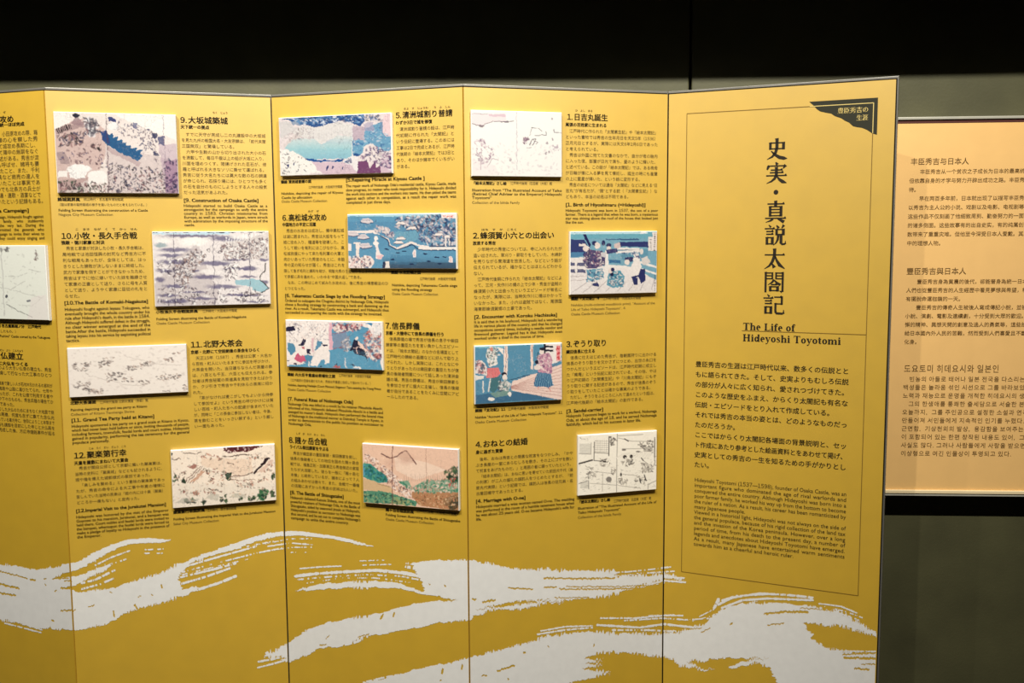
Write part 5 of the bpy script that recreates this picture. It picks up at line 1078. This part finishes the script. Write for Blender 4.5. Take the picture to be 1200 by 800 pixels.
GAPS = [([(0, 669), (20, 674), (32, 678)], 1.5), ([(-10, 680), (8, 686), (22, 689)], 2.2), ([(-20, 690), (0, 695), (18, 697)], 2.0), ([(36, 679), (41, 680)], 2.2), ([(52, 678), (54, 678)], 1.4), ([(53, 684), (54, 685)], 1.2), ([(62, 678), (80, 677)], 1.2), ([(65, 692), (66, 692)], 1.5), ([(72, 689), (88, 688)], 2.4), ([(72, 715), (88, 715)], 1.5), ([(61, 726), (63, 727)], 2), ([(104, 710), (110, 709)], 1.4), ([(133, 716), (134, 722)], 1.6), ([(158, 709), (161, 713)], 2.2), ([(162, 699), (165, 698)], 1.2), ([(178, 697), (179, 697)], 1.4), ([(189, 685), (190, 689)], 1.5), ([(129, 694), (131, 694)], 1.2), ([(76, 680), (84, 681)], 1.2),
 ([(596, 689), (624, 690)], 1.6), ([(638, 677), (680, 678), (720, 677)], 1.8), ([(638, 688), (652, 688)], 1.4), ([(656, 690), (700, 690), (752, 689), (776, 684)], 1.5), ([(664, 687), (720, 687), (760, 686)], 1.1), ([(566, 705), (580, 703)], 2.2), ([(554, 702), (557, 702)], 2), ([(521, 685), (522, 686)], 1.6), ([(503, 684), (504, 684)], 1.2), ([(650, 700), (690, 700)], 1), ([(720, 673), (756, 672)], 1.1),
 ([(446, 725), (449, 720)], 2), ([(461, 722), (462, 718)], 1.6), ([(420, 746), (432, 743)], 1.1), ([(375, 756), (382, 755)], 1.2), ([(382, 748), (386, 744)], .9), ([(518, 789), (519, 784)], 2.2), ([(541, 784), (542, 779)], 2), ([(614, 764), (615, 764)], 2.4), ([(583, 786), (602, 780)], 2), ([(565, 791), (570, 791)], 1.6), ([(516, 797), (517, 797)], 1.8), ([(595, 794), (596, 796)], 1.2), ([(696, 755), (696, 757)], 1.3), ([(642, 757), (643, 758)], 1.4),
 ([(896, 719), (920, 716.5), (946, 716.5)], 2.4), ([(900, 732), (912, 731), (918, 730)], 1.4), ([(856, 731), (858, 730)], 1.8), ([(886, 706), (892, 706)], 2), ([(938, 712), (975, 715)], 1), ([(988, 766.5), (1026, 765)], 1.6), ([(990, 771), (1000, 770.5), (1026, 771.5)], 2.4), ([(1010, 778), (1025, 778)], 1.3), ([(1002, 783), (1018, 784)], 1.8), ([(790, 741), (791, 741)], 1.6), ([(822, 741), (832, 736)], 1), ([(780, 737), (822, 736)], 1)]
def pdist(X, Y, pts):
    best = np.full(X.shape, 1e9); along = np.zeros(X.shape); acc = 0
    for (x0, y0), (x1, y1) in zip(pts[:-1], pts[1:]):
        dx, dy = x1 - x0, y1 - y0; L = math.hypot(dx, dy) + 1e-9
        t = ((X - x0) * dx + (Y - y0) * dy) / (L * L)
        tc = np.clip(t, 0, 1); d = np.hypot(X - x0 - tc * dx, Y - y0 - tc * dy)
        b = d < best; best = np.where(b, d, best); along = np.where(b, acc + tc * L, along); acc += L
    return best, along
for i, pl in enumerate(PAN):
    du, dz = 0.00085, 0.0011
    U, Z = np.meshgrid(np.arange(0.002, pl.W - 0.002, du), np.arange(0.44, 1.20, dz))
    X, Y = pl.px(U, Z)
    fr = (vnoise(X * 1.0, 3) - .5) * 3.8 * np.clip(vnoise(X * 0.045, 9) * 2 - .4, .15, 1) + (vnoise(X * 0.2, 5) - .5) * 1.4
    fr = np.where((Y < 655) & (X > 105) & (X < 445), fr * .4, fr * 1.5)
    Xn = X + (vnoise(Y * 0.9, 7) - .5) * 3.4
    m = np.zeros(X.shape, bool)
    for s_ in SOLID: m |= inpoly(Xn, Y + fr, s_)
    for k, (pts, th, ink) in enumerate(BR):
        s_ = window(X, Y, pts)
        if s_ is None: continue
        d, al = pdist(X[s_], Y[s_], pts)
        n = vnoise(al * 0.45, k) * .6 + vnoise(al * 1.3, k + 40) * .4
        m[s_] |= d < th * 0.5 * np.where(n < ink, 1.0 + (ink - n), 0.0)
    for k, (pts, th) in enumerate(GAPS):
        s_ = window(X, Y, pts)
        if s_ is None: continue
        d, al = pdist(X[s_], Y[s_] + (vnoise(X[s_] * .8, k) - .5) * 1.6, pts)
        m[s_] &= ~(d < th * 0.55 * (0.7 + 0.6 * vnoise(al * .7, k + 9)))
    V, Q = [], []
    for r in range(m.shape[0]):
        row = m[r].astype(np.int8); e = np.flatnonzero(np.diff(np.concatenate([[0], row, [0]])))
        z = Z[r, 0]
        for a, b in zip(e[::2], e[1::2]):
            u0, u1 = U[r, 0] + (a - .5) * du, U[r, 0] + (b - .5) * du
            n = len(V); V += [(u0, -.0004, z - dz / 2), (u1, -.0004, z - dz / 2), (u1, -.0004, z + dz / 2), (u0, -.0004, z + dz / 2)]; Q.append((n, n + 1, n + 2, n + 3))
    if Q: fast_mesh('brush_stroke', V, Q, M['silver'], PANELS[i])

# ---------------------------------------------------------------- peach notice board on the wall at the right
D_ = 0.036
bu0 = WALL.uz(1022, 360, D_)[0]; bu1 = bu0 + 0.62
bz = lambda x, y: WALL.uz(x, y, D_)[1]
zt0, zb0 = (bz(1053, 138) + bz(1200, 135)) / 2, (bz(1040, 579.3) + bz(1200, 582)) / 2
nb = empty('notice_board', WALL.world(bu0, zb0), WALL.rz)
tag(nb, 'peach notice board with brown Chinese and Korean writing, on the wall right of the screen', 'notice board')
H = zt0 - zb0; Wb = bu1 - bu0
px_ = 0.00185
mesh_obj('backing_box', *box(0.002, Wb - 0.002, -D_ + 0.004, -0.0005, 0.002, H - 0.002), M['edge'], parent=nb)
mesh_obj('peach_sheet', *box(0.004, Wb - 0.004, -D_, -D_ + 0.003, 5 * px_, H - 7 * px_), M['peach'], parent=nb)
r1 = mesh_obj('top_rail', *box(0, Wb, -D_ - 0.004, -0.002, H - 3.2 * px_, H), M['rail'], parent=nb, bevel=0.0012); tag(r1, 'pale metal top rail')
mesh_obj('red_shade_strip', *box(0.002, Wb - 0.002, -D_ - 0.0006, -D_ + 0.002, H - 7 * px_, H - 3.2 * px_), M['redline'], parent=nb)  # dark red strip stands in for shadow and reflection under the top rail
r2 = mesh_obj('bottom_lip', *box(0, Wb, -D_ - 0.005, -D_ + 0.002, 2.6 * px_, 7 * px_), M['cream'], parent=nb, bevel=0.0015); tag(r2, 'cream bottom lip')
mesh_obj('bottom_rail', *box(0, Wb, -D_ - 0.004, -0.002, 0, 1.6 * px_), M['rail'], parent=nb, bevel=0.0006)
def bline(x, y, s_, em_px, fill_x=None, style='bbody'):
    u0, z0 = WALL.uz(x, y, D_)
    e = em_px * abs(WALL.uz(x, y, D_)[1] - WALL.uz(x, y + 1, D_)[1])
    f = (WALL.uz(fill_x, y, D_)[0] - u0) if fill_x else None
    return (s_, u0 - bu0, z0 - zb0, e, e, f)
def btext(rows, style):
    text(WALL, nb, NAMES[style], [bline(*r) for r in rows], style, off=D_ + 0.0005)
btext([(1066.9, 192.6, '丰臣秀吉与日本人', 8.7, 1135.4)], 'bhead')
L = ['　　丰臣秀吉从一个贫农之子成长为日本的最高统治者，人们', '但依靠自身的才学与努力开辟出成功之路。丰臣秀吉备受期', '待。', '　　早在两百多年前，日本就出现了以描写丰臣秀吉生平为题', '以秀吉为主人公的小说、戏剧以及电影、电视剧等作品层出', '这些作品不仅刻画了他细致周到、勤奋努力的一面，也描写', '的诸多侧面。这些故事有的出自史实，有的纯属创作。虽然', '数带来了重重灾难。但他至今深受日本人爱戴。其原因在于', '中的理想人物。']
btext([(1065.6 - i * .38, 203.6 + 10.45 * i, s_, 6.05) for i, s_ in enumerate(L)], 'bbody')
btext([(1062, 321, '豐臣秀吉與日本人', 8.7, 1132.2)], 'bhead')
L = ['　　豐臣秀吉身為貧農的後代，卻能晉身為統一日本的最高', '人們也從豐臣秀吉的人生經歷中看見夢想與希望，相信終會', '有擺脫命運枷鎖的一天。', '　　豐臣秀吉的傳奇人生被後人寫成傳記小說，並被改編成', '小說、演劇、電影及連續劇，十分受到大眾的歡迎。不屈不', '懈的精神、異想天開的創意及過人的勇氣等，這些故事帶來', '給日本國內外人民的苦難，然而受到人們喜愛且不斷地被神', '化身。']
btext([(1062 - i * .38, 332.2 + 10.05 * i, s_, 6.0) for i, s_ in enumerate(L)], 'bbody')
btext([(1059, 435.4, '도요토미 히데요시와 일본인', 10, 1171.5)], 'bhead')
L = ['　빈농의 아들로 태어나 일본 전국을 다스리는 통치자가', '백성들은 놀라움 섞인 시선으로 그를 바라보았다. 또한', '노력과 재능으로 운명을 개척한 히데요시의 생애를 보며', '　그의 한생애를 통쾌한 출세담으로 서술한 본격적인 전', '오늘까지, 그를 주인공으로 설정한 소설과 연극, 영화', '만들어져 서민들에게 지속적인 인기를 누렸다. 이러한', '근면함, 기상천외의 발상, 용감함을 보여주는 갖가지 일화', '이 포함되어 있는 한편 창작된 내용도 있어, 그가 실제', '사실도 많다. 그러나 사람들에게 사랑을 받으면서 전국', '이상형으로 여긴 인물상이 투영되고 있다.']
btext([(1058.4 - i * .36, 446.4 + 9.66 * i, s_, 6.75) for i, s_ in enumerate(L)], 'bbody')
build_texts()
